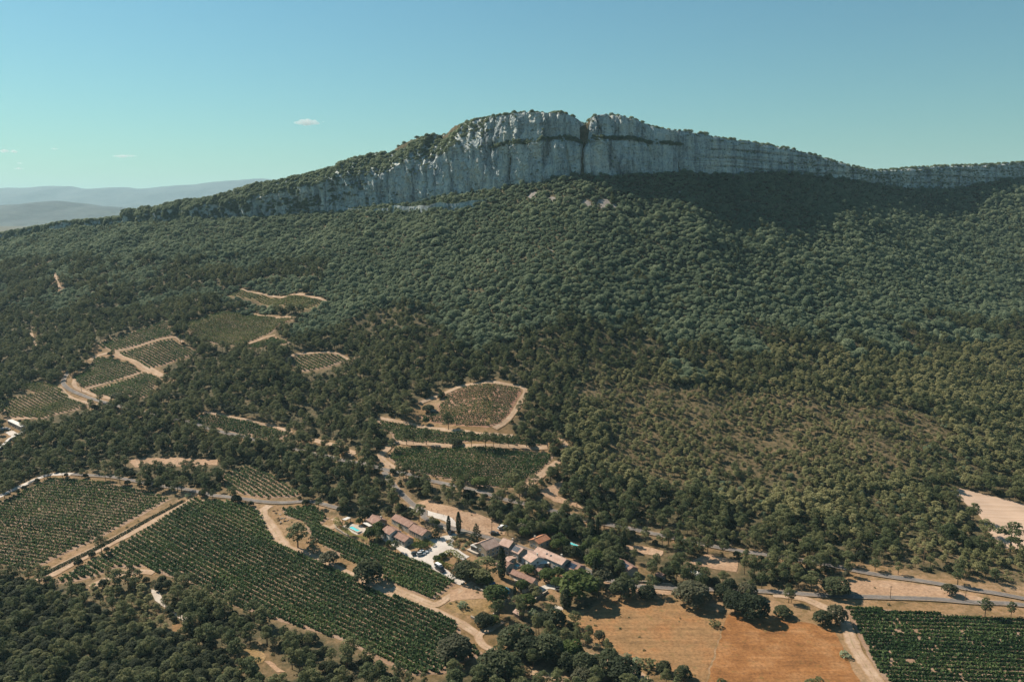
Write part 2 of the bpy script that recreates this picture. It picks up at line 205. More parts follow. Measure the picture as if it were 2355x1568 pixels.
LONE = [
 ('oak',-62.4,323.6,10.5,12.0,'big round dark oak alone between two vineyards'),
 ('oak',-20.4,265.0,9.5,12.5,'spreading grey green olive shaped oak at the corner of the largest vineyard'),
 ('pine',-101.9,358.6,12.5,11.0,'tall dark pine clump tree on the dirt track beside the vines'),
 ('pine',-93.5,353.5,8.0,6.0,'smaller pine beside the tall dark pine on the track'),
 ('broadleaf',-83.1,341.3,6.5,8.5,'loose grey green bushy tree on the bank above the largest vineyard'),
 ('shrub',-20.1,301.9,3.4,5.5,'round green bush alone in the dry meadow beside the vines'),
 ('broadleaf',27.9,309.6,13.0,15.5,'huge bright green plane tree beside the hamlet road'),
 ('cypress',22.2,304.9,8.5,4.6,'thick dark cypress at the foot of the huge green plane tree'),
 ('oak',74.0,306.7,10.0,14.0,'large grey green oak spreading over the field edge'),
 ('oak',96.1,296.0,10.0,12.0,'big dark oak at the corner of the orange field'),
 ('oak',89.9,299.7,8.5,9.0,'dark oak just behind the big oak at the orange field'),
 ('oak',98.5,313.4,6.5,8.0,'grey green oak on the lower road behind the big oak'),
 ('oak',108.5,297.4,4.2,7.0,'low dark bush tree alone on the pale bank by the orange field'),
 ('oak',136.4,314.9,7.0,12.0,'dome shaped dark oak between the two asphalt roads'),
 ('pine',126.9,317.0,9.0,7.5,'pale slender tree by the lower asphalt road'),
 ('broadleaf',145.6,326.6,3.8,3.0,'small pale sapling on the sandy bank between the roads'),
 ('oak',122.0,291.2,6.0,7.0,'left dark oak of the pair beside the farm track'),
 ('oak',127.9,292.5,7.5,8.0,'right grey green oak of the pair beside the farm track'),
 ('pine',161.4,333.5,5.5,5.0,'small round pine above the upper road,second in its line'),
 ('pine',169.9,329.8,5.8,4.0,'small narrow pine above the upper road,third in its line'),
 ('pine',151.5,339.1,7.0,6.5,'pine above the upper road with its shadow on the asphalt'),
 ('pine',143.5,341.9,8.5,7.5,'leaning pine on the upper road verge'),
 ('pine',190.8,320.2,7.5,6.0,'pine alone above the upper road toward the frame edge'),
 ('pine',208.6,322.8,6.0,5.0,'round pine in front of the scrub on the far verge'),
 ('broadleaf',183.0,312.0,5.0,6.0,'grey green bush tree on the bank between the merging roads'),
 ('pine',232.0,350.8,14.5,13.0,'tall spreading pine in front of the pale stubble field'),
 ('pine',229.7,366.3,9.0,7.5,'slim pine on the lower edge of the pale stubble field'),
 ('shrub',121.4,268.8,3.0,5.5,'green bush on the field edge beside the farm track'),
 ('shrub',79.5,290.0,3.0,4.8,'pale green bush alone in the dry field'),
 ('oak',16.1,288.2,8.5,10.5,'dense dark oak at the top of the dry field'),
 ('oak',1.5,272.9,9.5,13.5,'great dark oak in the clump below the ruined shed'),
 ('oak',12.9,266.6,9.5,12.5,'dark round oak in the front of the big clump'),
 ('oak',6.7,267.9,8.5,11.0,'dark oak squeezed in the middle of the big clump'),
 ('oak',-4.9,254.6,10.5,14.5,'darkest oak on the lower frame edge beside the vine ends'),
 ('broadleaf',21.4,264.9,8.5,8.5,'green tree at the bend of the lower dirt track'),
 ('oak',19.6,258.8,7.5,7.0,'dark tree left of the group on the lower track'),
 ('oak',33.8,258.8,8.0,11.0,'dark oak in the group on the lower track'),
 ('oak',25.5,257.0,8.0,9.5,'green oak between others on the lower track'),
 ('oak',38.5,253.5,8.0,11.5,'dark oak cut by the lower frame edge'),
 ('oak',25.4,252.3,6.0,9.0,'grey green oak at the lower frame edge'),
 ('shrub',4.4,255.8,4.0,6.5,'straw coloured pampas like bush on the lower frame edge'),
 ('shrub',42.2,268.1,2.4,3.2,'small dark bush on the lower border of the dry field'),
 ('shrub',44.9,264.3,3.2,4.8,'middle green bush on the lower border of the dry field'),
 ('shrub',48.4,261.2,4.4,7.5,'large pale blue green bush on the lower border of the dry field'),
 ('oak',53.4,258.2,4.8,5.2,'small dark conical oak on the lower border of the dry field'),
 ('oak',59.4,254.7,4.8,5.8,'small dark oak at the seam of the two fields'),
 ('shrub',31.4,274.6,2.6,3.2,'dark green bush at the left border of the dry field'),
 ('broadleaf',33.0,279.3,4.5,4.2,'thin bare twiggy bush at the left border of the dry field'),
 ('shrub',37.0,272.6,2.4,3.2,'small bush next to the thin twiggy bush'),
 ('shrub',28.1,280.8,2.4,4.2,'low bush beside the path at the dry field'),
 ('oak',46.8,312.6,9.0,10.5,'dark oak hanging over the dry field beside the road'),
 ('pine',58.5,315.1,8.5,6.0,'narrow brownish pine at the edge of the dry field'),
 ('oak',56.5,311.8,5.5,7.5,'low green oak under the narrow brownish pine'),
 ('oak',87.5,312.2,6.0,7.0,'left dark oak of the clump over the orange field'),
 ('oak',92.0,316.2,6.5,6.5,'upper dark oak of the clump over the orange field'),
 ('oak',90.2,307.0,6.0,6.5,'lower dark oak of the clump over the orange field'),
 ('cypress',-30.6,364.7,8.5,2.0,'thin dark cypress by the gravel junction,nearer the gabled house'),
 ('cypress',-25.7,363.6,11.0,2.3,'tall thin dark cypress standing alone by the gravel junction'),
 ('cypress',-4.5,326.4,14.0,3.4,'tall dark cypress in front of the hamlet walls'),
 ('cypress',38.1,371.0,9.5,1.9,'back one of the three thin cypresses above the pool garden'),
 ('cypress',38.4,359.8,13.0,2.2,'tallest middle one of the three thin cypresses above the pool garden'),
 ('cypress',41.3,365.2,10.5,1.9,'outer one of the three thin cypresses above the pool garden'),
 ('cypress',36.2,325.3,11.5,2.6,'dark cypress beside the road behind the plane tree'),
 ('cypress',52.3,354.6,9.0,3.0,'dark cypress among the pines above the solar roofed barn'),
 ('cypress',1.1,312.4,5.0,1.4,'short slim cypress by the blue oval pool'),
 ('conifer',-16.9,356.9,9.0,6.0,'dark conical conifer behind the big pink roofed house'),
 ('conifer',-36.1,360.0,6.5,5.0,'bushy dark tree at the end of the gabled outbuilding'),
 ('pine',-11.1,319.4,12.5,12.5,'wide rounded pine beside the tall cypress in the hamlet'),
 ('oak',-19.1,324.4,8.0,12.0,'dark oak clump at the entrance hedge'),
 ('conifer',-23.5,327.7,7.0,6.5,'blue green conical tree at the entrance hedge'),
 ('broadleaf',-6.7,307.1,7.5,10.0,'bright green tree beside the blue oval pool'),
 ('broadleaf',5.6,304.3,5.5,7.5,'bright green rounded tree above the ruined shed'),
 ('broadleaf',6.7,330.6,4.2,6.5,'dark leafy tree in the courtyard of the white walled house'),
 ('broadleaf',20.4,329.5,4.4,5.5,'leafy tree by the terrace at the end of the long roof'),
 ('broadleaf',4.3,317.2,5.0,5.5,'small round tree at the end of the low long roof'),
 ('broadleaf',9.1,314.3,5.0,4.0,'small silver olive tree on the gravel lane'),
 ('broadleaf',15.1,326.4,5.0,7.5,'yellow green garden tree below the terrace wall'),
 ('broadleaf',19.6,320.9,4.5,6.0,'green bushy tree hiding the parked white car'),
 ('broadleaf',39.2,322.3,8.0,8.0,'feathery grey green tree on the far side of the road'),
 ('broadleaf',36.7,335.9,9.0,9.0,'green tree above the road corner at the end of the row houses'),
 ('shrub',8.5,297.7,3.6,5.0,'green bush on the hamlet side of the stone wall'),
 ('oak',-10.9,288.9,5.5,7.5,'round green bush tree beside the bend of the dirt path'),
 ('broadleaf',-7.8,289.8,4.0,6.0,'bright green bush beside the bend of the dirt path'),
 ('oak',-74.1,381.3,8.0,7.5,'dark round tree behind the pool pergola'),
 ('broadleaf',-76.2,378.2,3.5,3.5,'small round tree at the pool terrace'),
 ('broadleaf',-65.7,370.6,4.5,5.0,'clipped round tree beside the stone house'),
 ('broadleaf',-64.6,362.8,6.0,5.5,'round green tree by the white gabled house'),
 ('broadleaf',-68.2,362.1,6.0,6.0,'bright green tree on the pool lawn'),
 ('broadleaf',-57.8,354.4,3.6,2.8,'small lollipop tree on the sandy plot by the vines'),
 ('pine',-46.2,376.3,9.0,7.5,'pine tree behind the gabled outbuildings'),
 ('broadleaf',-36.7,370.7,3.5,3.0,'tiny round tree at the gravel junction'),
 ('broadleaf',-33.9,338.6,2.6,3.6,'clipped round bush tree on the white courtyard edge'),
 ('broadleaf',-31.5,341.5,2.4,3.4,'second clipped round bush tree on the white courtyard edge'),
 ('pine',-64.0,468.0,11.0,6.5,'pine at the head of the row behind the wide vineyard'),
 ('pine',-60.2,469.3,9.0,4.5,'slim pine next in the row behind the wide vineyard'),
 ('pine',-52.2,468.7,11.0,7.0,'full dark pine in the row behind the wide vineyard'),
 ('oak',-34.1,464.1,5.0,8.0,'low domed oak on the track between two vineyards'),
 ('pine',-24.1,458.1,10.0,5.0,'pine right of the low domed oak on the track'),
 ('pine',-15.9,456.5,10.0,6.5,'broad pine in the middle of the track row'),
 ('pine',-7.2,458.5,8.5,4.5,'slim pine with a bare trunk in the track row'),
 ('pine',-11.1,458.2,8.5,5.0,'small pine beside the broad one in the track row'),
 ('pine',-2.0,459.6,8.0,5.0,'thin pine toward the end of the track row'),
 ('pine',3.1,460.5,8.0,4.0,'narrow pine near the end of the track row'),
 ('pine',8.7,460.6,10.5,6.0,'tall pine at the end of the track row'),
 ('oak',11.6,460.8,3.5,5.0,'round dark oak at the end of the track row'),
 ('pine',21.3,460.5,9.5,6.5,'pine by the track fork at the wood edge'),
 ('pine',-40.2,488.1,11.5,7.5,'dark pine on the lower edge of the reddish vineyard'),
 ('broadleaf',-55.5,499.1,5.0,4.5,'small green tree in the dry grass by the reddish vineyard'),
 ('pine',-70.3,506.1,10.0,9.5,'wide pine in the dry grass by the reddish vineyard'),
 ('oak',-55.8,517.0,4.5,8.0,'green bush mass beside the parked dark van'),
 ('pine',1.7,411.6,11.5,10.0,'large pine at the foot of the wide vineyard'),
 ('pine',11.7,414.8,6.5,6.0,'pine on the track corner at the foot of the wide vineyard'),
 ('broadleaf',-17.7,414.1,5.5,8.5,'bright light green tree at the foot of the wide vineyard'),
 ('pine',-63.0,427.1,9.5,5.5,'tall pine on the roadside at the corner of the wide vineyard'),
 ('shrub',-178.5,420.2,2.6,5.0,'round green bush at the head of the grassy ditch'),
 ('broadleaf',-321.6,507.6,4.0,5.5,'yellow green tree beside the white walled drive'),
 ('pine',-335.9,532.5,6.0,6.0,'tree beside the white flat roofed building'),
 ('oak',-291.4,576.6,5.5,11.0,'wide dark oak at the roadside below the elbow vineyard'),
]
HOUSES = [
 ('stone_house',-67.06,375.72,-50.5,7.54,6.87,2.7,1.6,{'wall': 'brown_stone','roof': 'tile_brown','label': 'brown walled house with a pinkish tiled gable roof behind the pool','win': 2}),
 ('barn_house',-52.86,372.43,-47.8,14.36,5.16,2.5,1.4,{'wall': 'grey_render','roof': 'tile_brown','label': 'long gabled outbuilding farthest from the vines beside the road','win': 3}),
 ('white_house',-58.03,363.97,-50.8,6.84,6.27,2.8,1.3,{'wall': 'white_render','roof': 'tile_brown','label': 'small white walled house with gable end next to the pool lawn','win': 1}),
 ('glazed_house',-51.73,358.11,-47.5,9.6,4.86,2.3,1.3,{'wall': 'grey_render','roof': 'tile_brown','label': 'low house with a long glazed front facing the vines','win': 4}),
 ('gabled_house',-43.87,362.12,-47.5,10.45,5.6,2.6,1.6,{'wall': 'ochre_render','roof': 'tile_brown','label': 'gabled house with narrow bays at the white courtyard','win': 6}),
 ('farmhouse',-1.72,348.15,-39.3,5.61,6.25,4.2,1.8,{'wall': 'ochre_render','roof': 'tile_pink','label': 'largest farmhouse with pale pink L shaped roof','win': 3}),
 ('WING',-11.69,346.81,-135.3,8.07,8.44,4.2,2.1,{'wall': 'ochre_render','roof': 'tile_pink','win': 3}),
 ('solar_house',3.03,343.74,-47.4,5.82,5.73,3.8,1.6,{'wall': 'ochre_render','roof': 'tile_pink','label': 'row house with a dark solar array next to the largest farmhouse','win': 3,'solar': 1}),
 ('row_house',8.83,339.58,-57.2,9.55,7.2,3.3,1.5,{'wall': 'white_render','roof': 'tile_pink','label': 'row house with a white gable wall and pink tiled roof','win': 3}),
 ('long_house',18.03,340.01,-47.7,17.29,5.75,3.7,1.6,{'wall': 'pale_render','roof': 'tile_pink','label': 'longest row house with tan roof and shuttered windows','win': 6,'skylight': 2}),
 ('end_house',27.52,333.36,-44.5,7.45,6.83,3.2,1.4,{'wall': 'pale_render','roof': 'tile_brown','label': 'last row house with dark solar panels at the road','win': 2,'solar': 1}),
 ('low_house',5.04,324.58,-44.7,13.39,3.68,2.1,1.2,{'wall': 'pale_render','roof': 'tile_brown','label': 'long low tiled building in front of the row houses','win': 2}),
 ('annex',-3.18,333.12,-43.1,6.17,4.71,2.8,1.2,{'wall': 'grey_render','roof': 'tile_brown','label': 'small gabled annex beside the tall hamlet cypress','win': 1}),
 ('shed',-0.93,338.39,-41.5,2.72,5.23,2.2,0.6,{'wall': 'ochre_render','roof': 'tile_pink','label': 'little square shed with a flat pink roof in the yard','win': 1}),
 ('orange_house',13.0,355.65,-133.7,7.64,5.96,3.5,1.3,{'wall': 'ochre_render','roof': 'tile_orange','label': 'detached house with a bright orange tiled roof','win': 2,'chimney': 1}),
 ('solar_barn',50.79,334.28,-60.3,9.31,5.8,2.6,1.4,{'wall': 'grey_render','roof': 'tile_brown','label': 'barn roof with solar strip half hidden by trees','win': 0,'solar': 1}),
 ('ruin',2.78,296.93,-46.7,3.22,2.94,1.8,0.8,{'wall': 'brown_stone','roof': 'tile_pink','label': 'ruined stone shed with a small red roof below the hamlet','win': 0}),
 ('lean_to',25.16,330.76,-53.0,3.27,2.68,1.9,0.4,{'wall': 'pale_render','roof': 'tile_brown','label': 'low lean to with a pale roof against the last row house','win': 1}),
 ('summer_kitchen',5.02,317.91,-38.1,3.71,3.7,1.9,0.5,{'wall': 'pale_render','roof': 'tile_pink','label': 'small tiled summer kitchen beside the tiny patio pool','win': 1}),
 ('store',23.12,325.43,-49.9,2.61,2.33,1.7,0.35,{'wall': 'grey_render','roof': 'tile_brown','label': 'tiny store roof beside the huge plane tree','win': 0}),
 ('yard_shed',12.05,331.41,-51.1,4.0,2.66,1.9,0.4,{'wall': 'white_render','roof': 'tile_brown','label': 'narrow shed along the courtyard wall below the white gable','win': 1}),
 ('cabin',64.93,326.78,-47.6,3.18,3.36,2.2,0.8,{'wall': 'brown_stone','roof': 'tile_brown','label': 'little cabin among the trees between the barn and the white shelter','win': 1}),
]
GARDENS = [
 [(18.4,357.9),(22.6,362.6),(27.3,366.6),(34.2,365.0),(40.2,358.4),(45.6,340.3),(43.7,331.8),(37.5,334.7),(34.1,342.3),(27.0,348.5),(20.1,352.2)],
 [(2.6,372.5),(14.5,377.3),(27.2,370.5),(19.2,368.1),(8.3,362.9),(3.9,358.9)],
 [(-20.6,324.3),(-14.1,328.0),(-7.3,320.5),(-9.6,317.5),(-15.6,320.0)],
]
MISC = {
 'pool_long': [(-81.4,376.2),(-79.6,377.3),(-74.5,371.8),(-76.0,370.6)],
 'pool_small': [(0.9,337.3),(2.1,338.6),(3.8,337.0),(2.4,335.4)],
 'pool_garden': [(26.7,360.9),(28.3,361.8),(31.7,357.9),(30.2,356.3)],
 'pool_oval': (-3.5,316.9),
 'pool_patio': [(1.3,326.3),(2.5,327.2),(3.5,325.6),(2.0,324.7)],
 'pergola_a': [(-86.0,381.2),(-82.4,383.5),(-80.4,382.2),(-84.3,379.4)],
 'pergola_b': [(-74.6,376.2),(-71.9,376.6),(-67.9,372.1),(-70.4,371.3)],
 'canopy': [(78.4,330.1),(81.3,331.9),(83.2,327.0),(80.5,326.5)],
 'cars': [((-40.7,346.1),20,'white','white car parked at the vine covered carport'),((-41.6,344.6),20,'silver','silver car beside the white one at the vine covered carport'),((-44.2,345.6),25,'dark','dark car under the vine covered carport edge'),((-32.4,332.5),-50,'white','white van parked on the gravel lane by the hedge'),((-31.7,330.8),-50,'dark','dark car right behind the white van on the gravel lane'),((-29.4,364.0),70,'dark','dark car at the gate between the two cypresses'),((20.5,318.7),5,'white','white car under the huge plane tree'),((-4.2,372.1),30,'white','white car at the end of the dry meadow'),((-5.0,370.6),30,'silver','second car in front of the white one in the dry meadow'),((-8.5,365.1),10,'dark','dark car on the verge behind the largest farmhouse'),((34.8,329.3),-60,'dark','dark car on the road beside the last row house'),((-51.6,514.4),0,'van','dark van parked beside the reddish vineyard'),((-351.6,533.9),0,'white','white car in the yard of the flat roofed building'),((-348.8,533.9),0,'silver','second pale car in the yard of the flat roofed building')],
 'whiteroof': [(-355.6,545.0),(-353.1,546.6),(-333.3,529.7),(-334.3,526.4)],
 'drivewall': [(-333.0,528.8),(-333.2,522.3),(-335.5,514.2),(-334.0,505.5),(-332.5,499.5)],
 'poles': [((-9.7,364.1),8.5,'wooden power pole behind the largest farmhouse'),((157.1,309.7),6.0,'thin pole on the lower road verge'),((186.5,306.7),5.5,'second thin pole on the lower road verge'),((185.7,338.9),9.5,'tall pole in the scrub above the upper road'),((-67.0,420.9),11.0,'tall pale pole beside the road at the wide vineyard'),((9.3,411.1),6.5,'pole on the track at the foot of the wide vineyard'),((-332.8,601.6),6.0,'dark pole in the bend of the asphalt road'),((-132.9,498.6),9.0,'power pole at the end of the long vineyard strip'),((-258.6,571.6),9.0,'power pole in the pines at the start of the wires'),((-1.0,309.3),6.0,'dark pole beside the blue oval pool')],
 'fence': [(-47.8,393.9),(-44.2,390.1),(-41.1,387.5),(-37.6,383.9),(-34.5,380.5),(-31.5,378.4),(-28.9,376.3)],
 'fence2': [(-29.2,377.1),(-25.3,369.9),(-20.7,366.9),(-15.2,365.5),(-12.2,364.2)],
 'bales': [],
 'ditch': [(-179.0,414.9),(-188.1,396.4),(-198.0,370.5),(-204.8,353.1),(-211.1,335.2)],
 'walls': [[(5.1,300.8),(11.9,296.8)],[(8.8,308.9),(15.1,317.2)],[(-7.6,296.5),(-5.3,300.8)],[(-1.9,309.3),(-3.8,304.6)],[(51.2,325.0),(61.2,323.5),(69.9,321.9)],[(-88.3,377.8),(-87.1,375.0),(-83.2,370.8),(-79.4,367.2)],[(-40.7,373.6),(-33.5,368.7),(-31.2,365.3)],[(-25.4,363.9),(-21.7,364.1),(-17.9,362.0)],[(-11.9,318.2),(-9.3,317.2)],[(-15.7,317.2),(-11.2,313.7)],[(9.9,336.8),(15.0,332.1)],[(-16.3,294.7),(-13.9,292.8),(-8.5,289.1)]],
 'hedges': [([(-33.5,338.6),(-28.9,345.2),(-26.7,344.7),(-22.2,339.9)],1.8,3.0),([(-33.3,336.8),(-29.9,334.0),(-26.7,332.4)],1.8,2.6),([(-46.9,358.8),(-43.2,355.6),(-39.9,352.6)],1.2,2.4),([(-43.0,359.3),(-39.6,355.7),(-36.3,351.6)],1.3,1.8),([(-89.0,383.5),(-86.7,377.8),(-85.4,376.3)],2.0,3.0),([(-55.4,370.2),(-53.5,371.2),(-51.3,370.5)],2.2,3.0)],
 'carport': [(-47.1,350.3),(-44.5,352.8),(-41.4,354.0),(-39.1,351.2),(-38.9,348.6),(-43.0,345.6)],
 'rockery': [(-30.3,354.7),(-28.8,360.0),(-25.6,361.9),(-20.4,358.3),(-18.5,354.0),(-20.9,349.3),(-24.7,347.8),(-28.1,350.9)],
 'sunroom': [(-19.2,347.9),(-17.4,350.0),(-14.2,346.5),(-15.4,345.2)],
 'cuttings': [(-124.4,398.5),(-116.6,385.0)],
 'rocks': [],
}
LOWBAND = [
 (-229.2,1003.2,160.0),
 (-192.3,971.0,161.0),
 (-162.3,948.3,160.0),
 (-137.4,933.0,159.1),
 (-119.5,922.8,159.5),
 (-94.1,895.3,159.6),
 (-67.4,885.1,161.3),
 (-44.5,876.9,163.1),
 (-31.2,878.0,168.8),
 (-19.7,885.5,177.7),
]
CLIFF_TABLE = [
 (-1074.4,1353.6,88.1,102.6),
 (-786.5,1232.0,115.3,128.8),
 (-728.2,1208.6,124.6,137.9),
 (-662.8,1181.5,134.9,146.1),
 (-662.0,1181.2,135.0,146.1),
 (-613.3,1160.2,139.1,149.8),
 (-556.2,1134.8,143.8,153.4),
 (-553.2,1133.4,144.1,163.1),
 (-542.9,1129.0,144.6,164.8),
 (-531.5,1124.4,145.2,161.4),
 (-525.8,1122.0,145.5,165.9),
 (-495.6,1109.7,147.1,169.2),
 (-459.2,1094.4,149.0,177.5),
 (-434.3,1083.7,150.0,178.4),
 (-402.6,1069.9,151.2,182.5),
 (-378.6,1059.3,152.1,191.5),
 (-355.0,1048.6,153.0,197.1),
 (-322.4,1034.8,154.3,200.9),
 (-293.7,1022.9,156.0,205.7),
 (-265.5,1011.0,157.6,210.9),
 (-235.1,997.9,159.3,220.1),
 (-223.3,992.7,160.0,223.9),
 (-211.0,987.2,161.6,227.7),
 (-187.8,976.8,164.7,232.0),
 (-170.5,969.0,167.0,233.4),
 (-165.2,966.8,167.7,233.8),
 (-151.0,961.0,168.8,234.7),
 (-142.7,957.5,169.4,242.6),
 (-121.1,948.4,170.9,252.1),
 (-120.6,948.2,171.0,252.4),
 (-89.0,934.6,177.3,253.7),
 (-78.1,929.9,178.7,255.2),
 (-70.3,926.4,179.7,264.7),
 (-52.4,917.3,181.9,267.0),
 (-29.8,905.5,184.8,267.5),
 (-22.8,901.9,185.7,267.6),
 (-0.9,890.1,188.8,268.5),
 (10.7,886.0,190.5,269.0),
 (14.3,884.8,191.1,269.1),
 (28.4,880.0,193.7,267.1),
 (53.6,871.2,198.2,266.0),
 (67.2,866.4,200.7,260.2),
 (70.6,865.2,201.3,257.9),
 (75.8,864.1,201.2,254.7),
 (79.3,864.4,201.2,255.6),
 (85.4,864.9,201.2,262.6),
 (92.5,865.5,201.2,263.5),
 (111.4,867.0,201.2,264.1),
 (130.0,868.5,201.1,260.4),
 (141.1,869.4,201.1,256.7),
 (149.0,870.0,202.2,254.1),
 (164.2,876.6,204.5,250.0),
 (170.6,880.2,205.5,249.8),
 (190.8,891.4,205.0,249.3),
 (203.6,898.4,204.7,248.1),
 (226.7,910.7,204.0,245.9),
 (246.5,921.1,203.4,242.4),
 (259.6,928.2,203.0,242.0),
 (276.2,938.6,205.8,241.6),
 (296.5,951.2,209.2,239.6),
 (307.2,957.7,208.7,238.5),
 (340.2,977.2,207.3,235.8),
 (355.2,985.8,206.6,233.2),
 (373.6,996.2,205.5,230.0),
 (409.0,1017.6,203.4,223.4),
 (425.4,1027.4,202.5,220.8),
 (445.7,1039.2,200.4,217.6),
 (462.8,1049.0,198.7,215.5),
 (475.7,1056.3,197.8,213.9),
 (515.3,1078.4,195.1,216.7),
 (538.9,1088.2,193.1,219.0),
 (558.9,1096.2,192.7,221.0),
 (591.2,1108.8,192.1,222.7),
 (615.2,1118.2,195.5,223.9),
 (651.6,1132.2,200.6,225.4),
 (672.6,1140.2,203.3,226.3),
 (711.7,1154.7,208.3,230.0),
 (732.6,1162.4,210.9,230.5),
 (896.6,1225.6,208.8,230.8),
 (1076.3,1288.8,185.8,209.0),
]
SCREE = [(21.8, 859.9, 9), (40.4, 838.8, 8), (56.7, 829.7, 7), (74.7, 818.9, 10), (93.4, 819.2, 12), (103.3, 814.5, 7), (45.0, 767.9, 4), (36.0, 741.5, 4), (-80.1, 826.5, 4), (-38.4, 837.2, 3), (-384.4, 1041.5, 5), (-311.9, 1013.4, 5), (-276.8, 951.7, 4), (-520.1, 910.5, 4), (175.6, 846.7, 3)]
FARHILL = [(-4994, 162), (-4623, 192), (-4437, 219), (-4283, 231), (-4130, 235), (-4067, 249), (-4005, 261), (-3913, 263), (-3823, 252), (-3733, 237), (-3655, 217), (-3551, 215), (-3460, 213), (-3399, 205), (-3096, 162), (-2855, 113)]
FARRANGE = [(-11818, 590), (-10599, 630), (-9791, 616), (-9627, 639), (-9345, 627), (-9114, 650), (-8910, 667), (-8708, 667), (-8615, 653), (-8438, 667), (-8306, 636), (-8147, 610), (-7767, 636), (-7361, 646), (-7162, 612), (-6959, 623), (-6659, 659), (-6334, 683), (-6010, 696), (-5738, 729), (-5400, 762), (-5062, 788), (-4791, 808), (-4389, 775), (-3586, 643)]
CLOUDS = [(-2245, 9000, 1131, 241, 69, 750, 'largest small white cloud left of the summit'), (-6169, 13000, 1050, 374, 47, 305, 'flat white cloud above the hazy hills'), (-7776, 12500, 1089, 154, 45, 10, 'white cloud touching the frame edge, upper one'), (-7627, 12500, 1083, 116, 39, 34, 'short white cloud just beside the edge cloud'), (-7282, 13000, 1164, 120, 27, 133, 'faint thin cloud highest over the far range'), (-9067, 15000, 1061, 108, 31, 48, 'tiny faint cloud over the range, upper one'), (-9697, 16000, 1019, 181, 33, 46, 'thin faint cloud lowest over the range'), (-2065, 9000, 1144, 37, 14, 790, 'tiny wisp beside the largest small cloud')]
SAIL = (14.2, 335.9)
PARASOL = (-8.7, 319.0)
# ------------------------------------------------------------------ noise and terrain
def _hash(ix, iy, seed):
    h = (ix.astype(np.int64) * 374761393 + iy.astype(np.int64) * 668265263 + int(seed) * 1442695041) & 0xFFFFFFFF
    h = ((h ^ (h >> 13)) * 1274126177) & 0xFFFFFFFF
    h = (h ^ (h >> 16)) & 0xFFFFFFFF
    return h / 4294967295.0

def gnoise(x, y, seed=0):
    """gradient noise, about -0.7 .. 0.7"""
    x = np.asarray(x, float); y = np.asarray(y, float)
    ix = np.floor(x); iy = np.floor(y)
    fx = x - ix; fy = y - iy
    def g(dx, dy):
        a = _hash(ix + dx, iy + dy, seed) * 2 * np.pi
        return np.cos(a) * (fx - dx) + np.sin(a) * (fy - dy)
    ux = fx * fx * fx * (fx * (fx * 6 - 15) + 10)
    uy = fy * fy * fy * (fy * (fy * 6 - 15) + 10)
    a = g(0, 0) * (1 - ux) + g(1, 0) * ux
    b = g(0, 1) * (1 - ux) + g(1, 1) * ux
    return a * (1 - uy) + b * uy

def fbm(x, y, seed=0, octv=4, gain=0.5):
    s = 0.0; a = 1.0
    for k in range(octv):
        s = s + a * gnoise(np.asarray(x) * 2 ** k, np.asarray(y) * 2 ** k, seed + 17 * k)
        a *= gain
    return s

# cliff foot line in plan (X, Y), foot height, rim height
CLIFF = np.array(CLIFF_TABLE)
_cx = np.arange(CLIFF[0, 0], CLIFF[-1, 0] + 1.0, 3.2)
def _smooth(a, k):
    w = np.hanning(k + 2)[1:-1]; w /= w.sum()
    p = np.pad(a, k // 2, mode='edge')
    return np.convolve(p, w, 'same')[k // 2:len(p) - k // 2]
_cy = _smooth(np.interp(_cx, CLIFF[:, 0], CLIFF[:, 1]), 41)
_cb = _smooth(np.interp(_cx, CLIFF[:, 0], CLIFF[:, 2]), 9)
_ct = np.interp(_cx, CLIFF[:, 0], CLIFF[:, 3])
def cliff_y(x): return np.interp(x, _cx, _cy)
def cliff_base(x): return np.interp(x, _cx, _cb)
def cliff_top(x): return np.interp(x, _cx, _ct)
def cliff_cos(x):
    s = (cliff_y(np.asarray(x) + 16) - cliff_y(np.asarray(x) - 16)) / 32.0
    return 1 / np.sqrt(1 + s * s)

def west_w(x):
    """1 where the western shoulder of the cliff leans back under trees"""
    return np.clip((-x - 10) / 80.0, 0, 1) * np.clip((x + 620) / 120.0, 0, 1)

def valley(x, y):
    z = 2.0 * gnoise(np.asarray(x) / 152.0, np.asarray(y) / 136.0, 5)
    z = z + 0.022 * np.clip(np.asarray(y) - 416.0, 0, 720)
    return z

def cliff_dist(x, y):
    """distance in front of the cliff foot (negative behind it)"""
    return (cliff_y(x) - y) * cliff_cos(x)

def ground(x, y):
    x = np.asarray(x, float); y = np.asarray(y, float)
    v = valley(x, y)
    d = cliff_dist(x, y)
    zb = cliff_base(x); zt = cliff_top(x)
    L = 592.0 + 0.12 * np.clip(-x, 0, 720)
    t = np.clip(1 - d / L, 0, 1)
    front = v + (zb - v) * t ** np.interp(x, [-100, 60, 160], [1.95, 2.0, 2.35])
    amp = np.clip(t * 1.6, 0, 1) * np.clip(d / 48.0, 0, 1)
    front = front + amp * (8.0 * fbm(x / 70.0, y / 160.0, 3, 3) + 2.4 * gnoise(x / 27.0, y / 48.0, 9))
    h = np.maximum(zt - zb, 0)
    lean = 3 + (0.13 + 0.42 * west_w(x)) * h
    back_t = np.clip((-d - 6) / np.maximum(lean, 1), 0, 1)
    top = zt - 1.5 - 0.16 * np.clip(-d - lean, 0, 2000) - 1.2e-3 * np.clip(-d - lean, 0, 400) ** 2 * 0.4
    top = np.maximum(top, 68.0)
    behind = np.where(d < -lean - 6, top, zb - 2 + (zt - 1.5 - zb + 2) * back_t)
    z = np.where(d > 0, front, behind)
    far = np.clip((y - 1900) / 400.0, 0, 1)
    z = z * (1 - far) + 70.0 * far
    return z
# ------------------------------------------------------------------ helpers
RNG = np.random.default_rng(11)

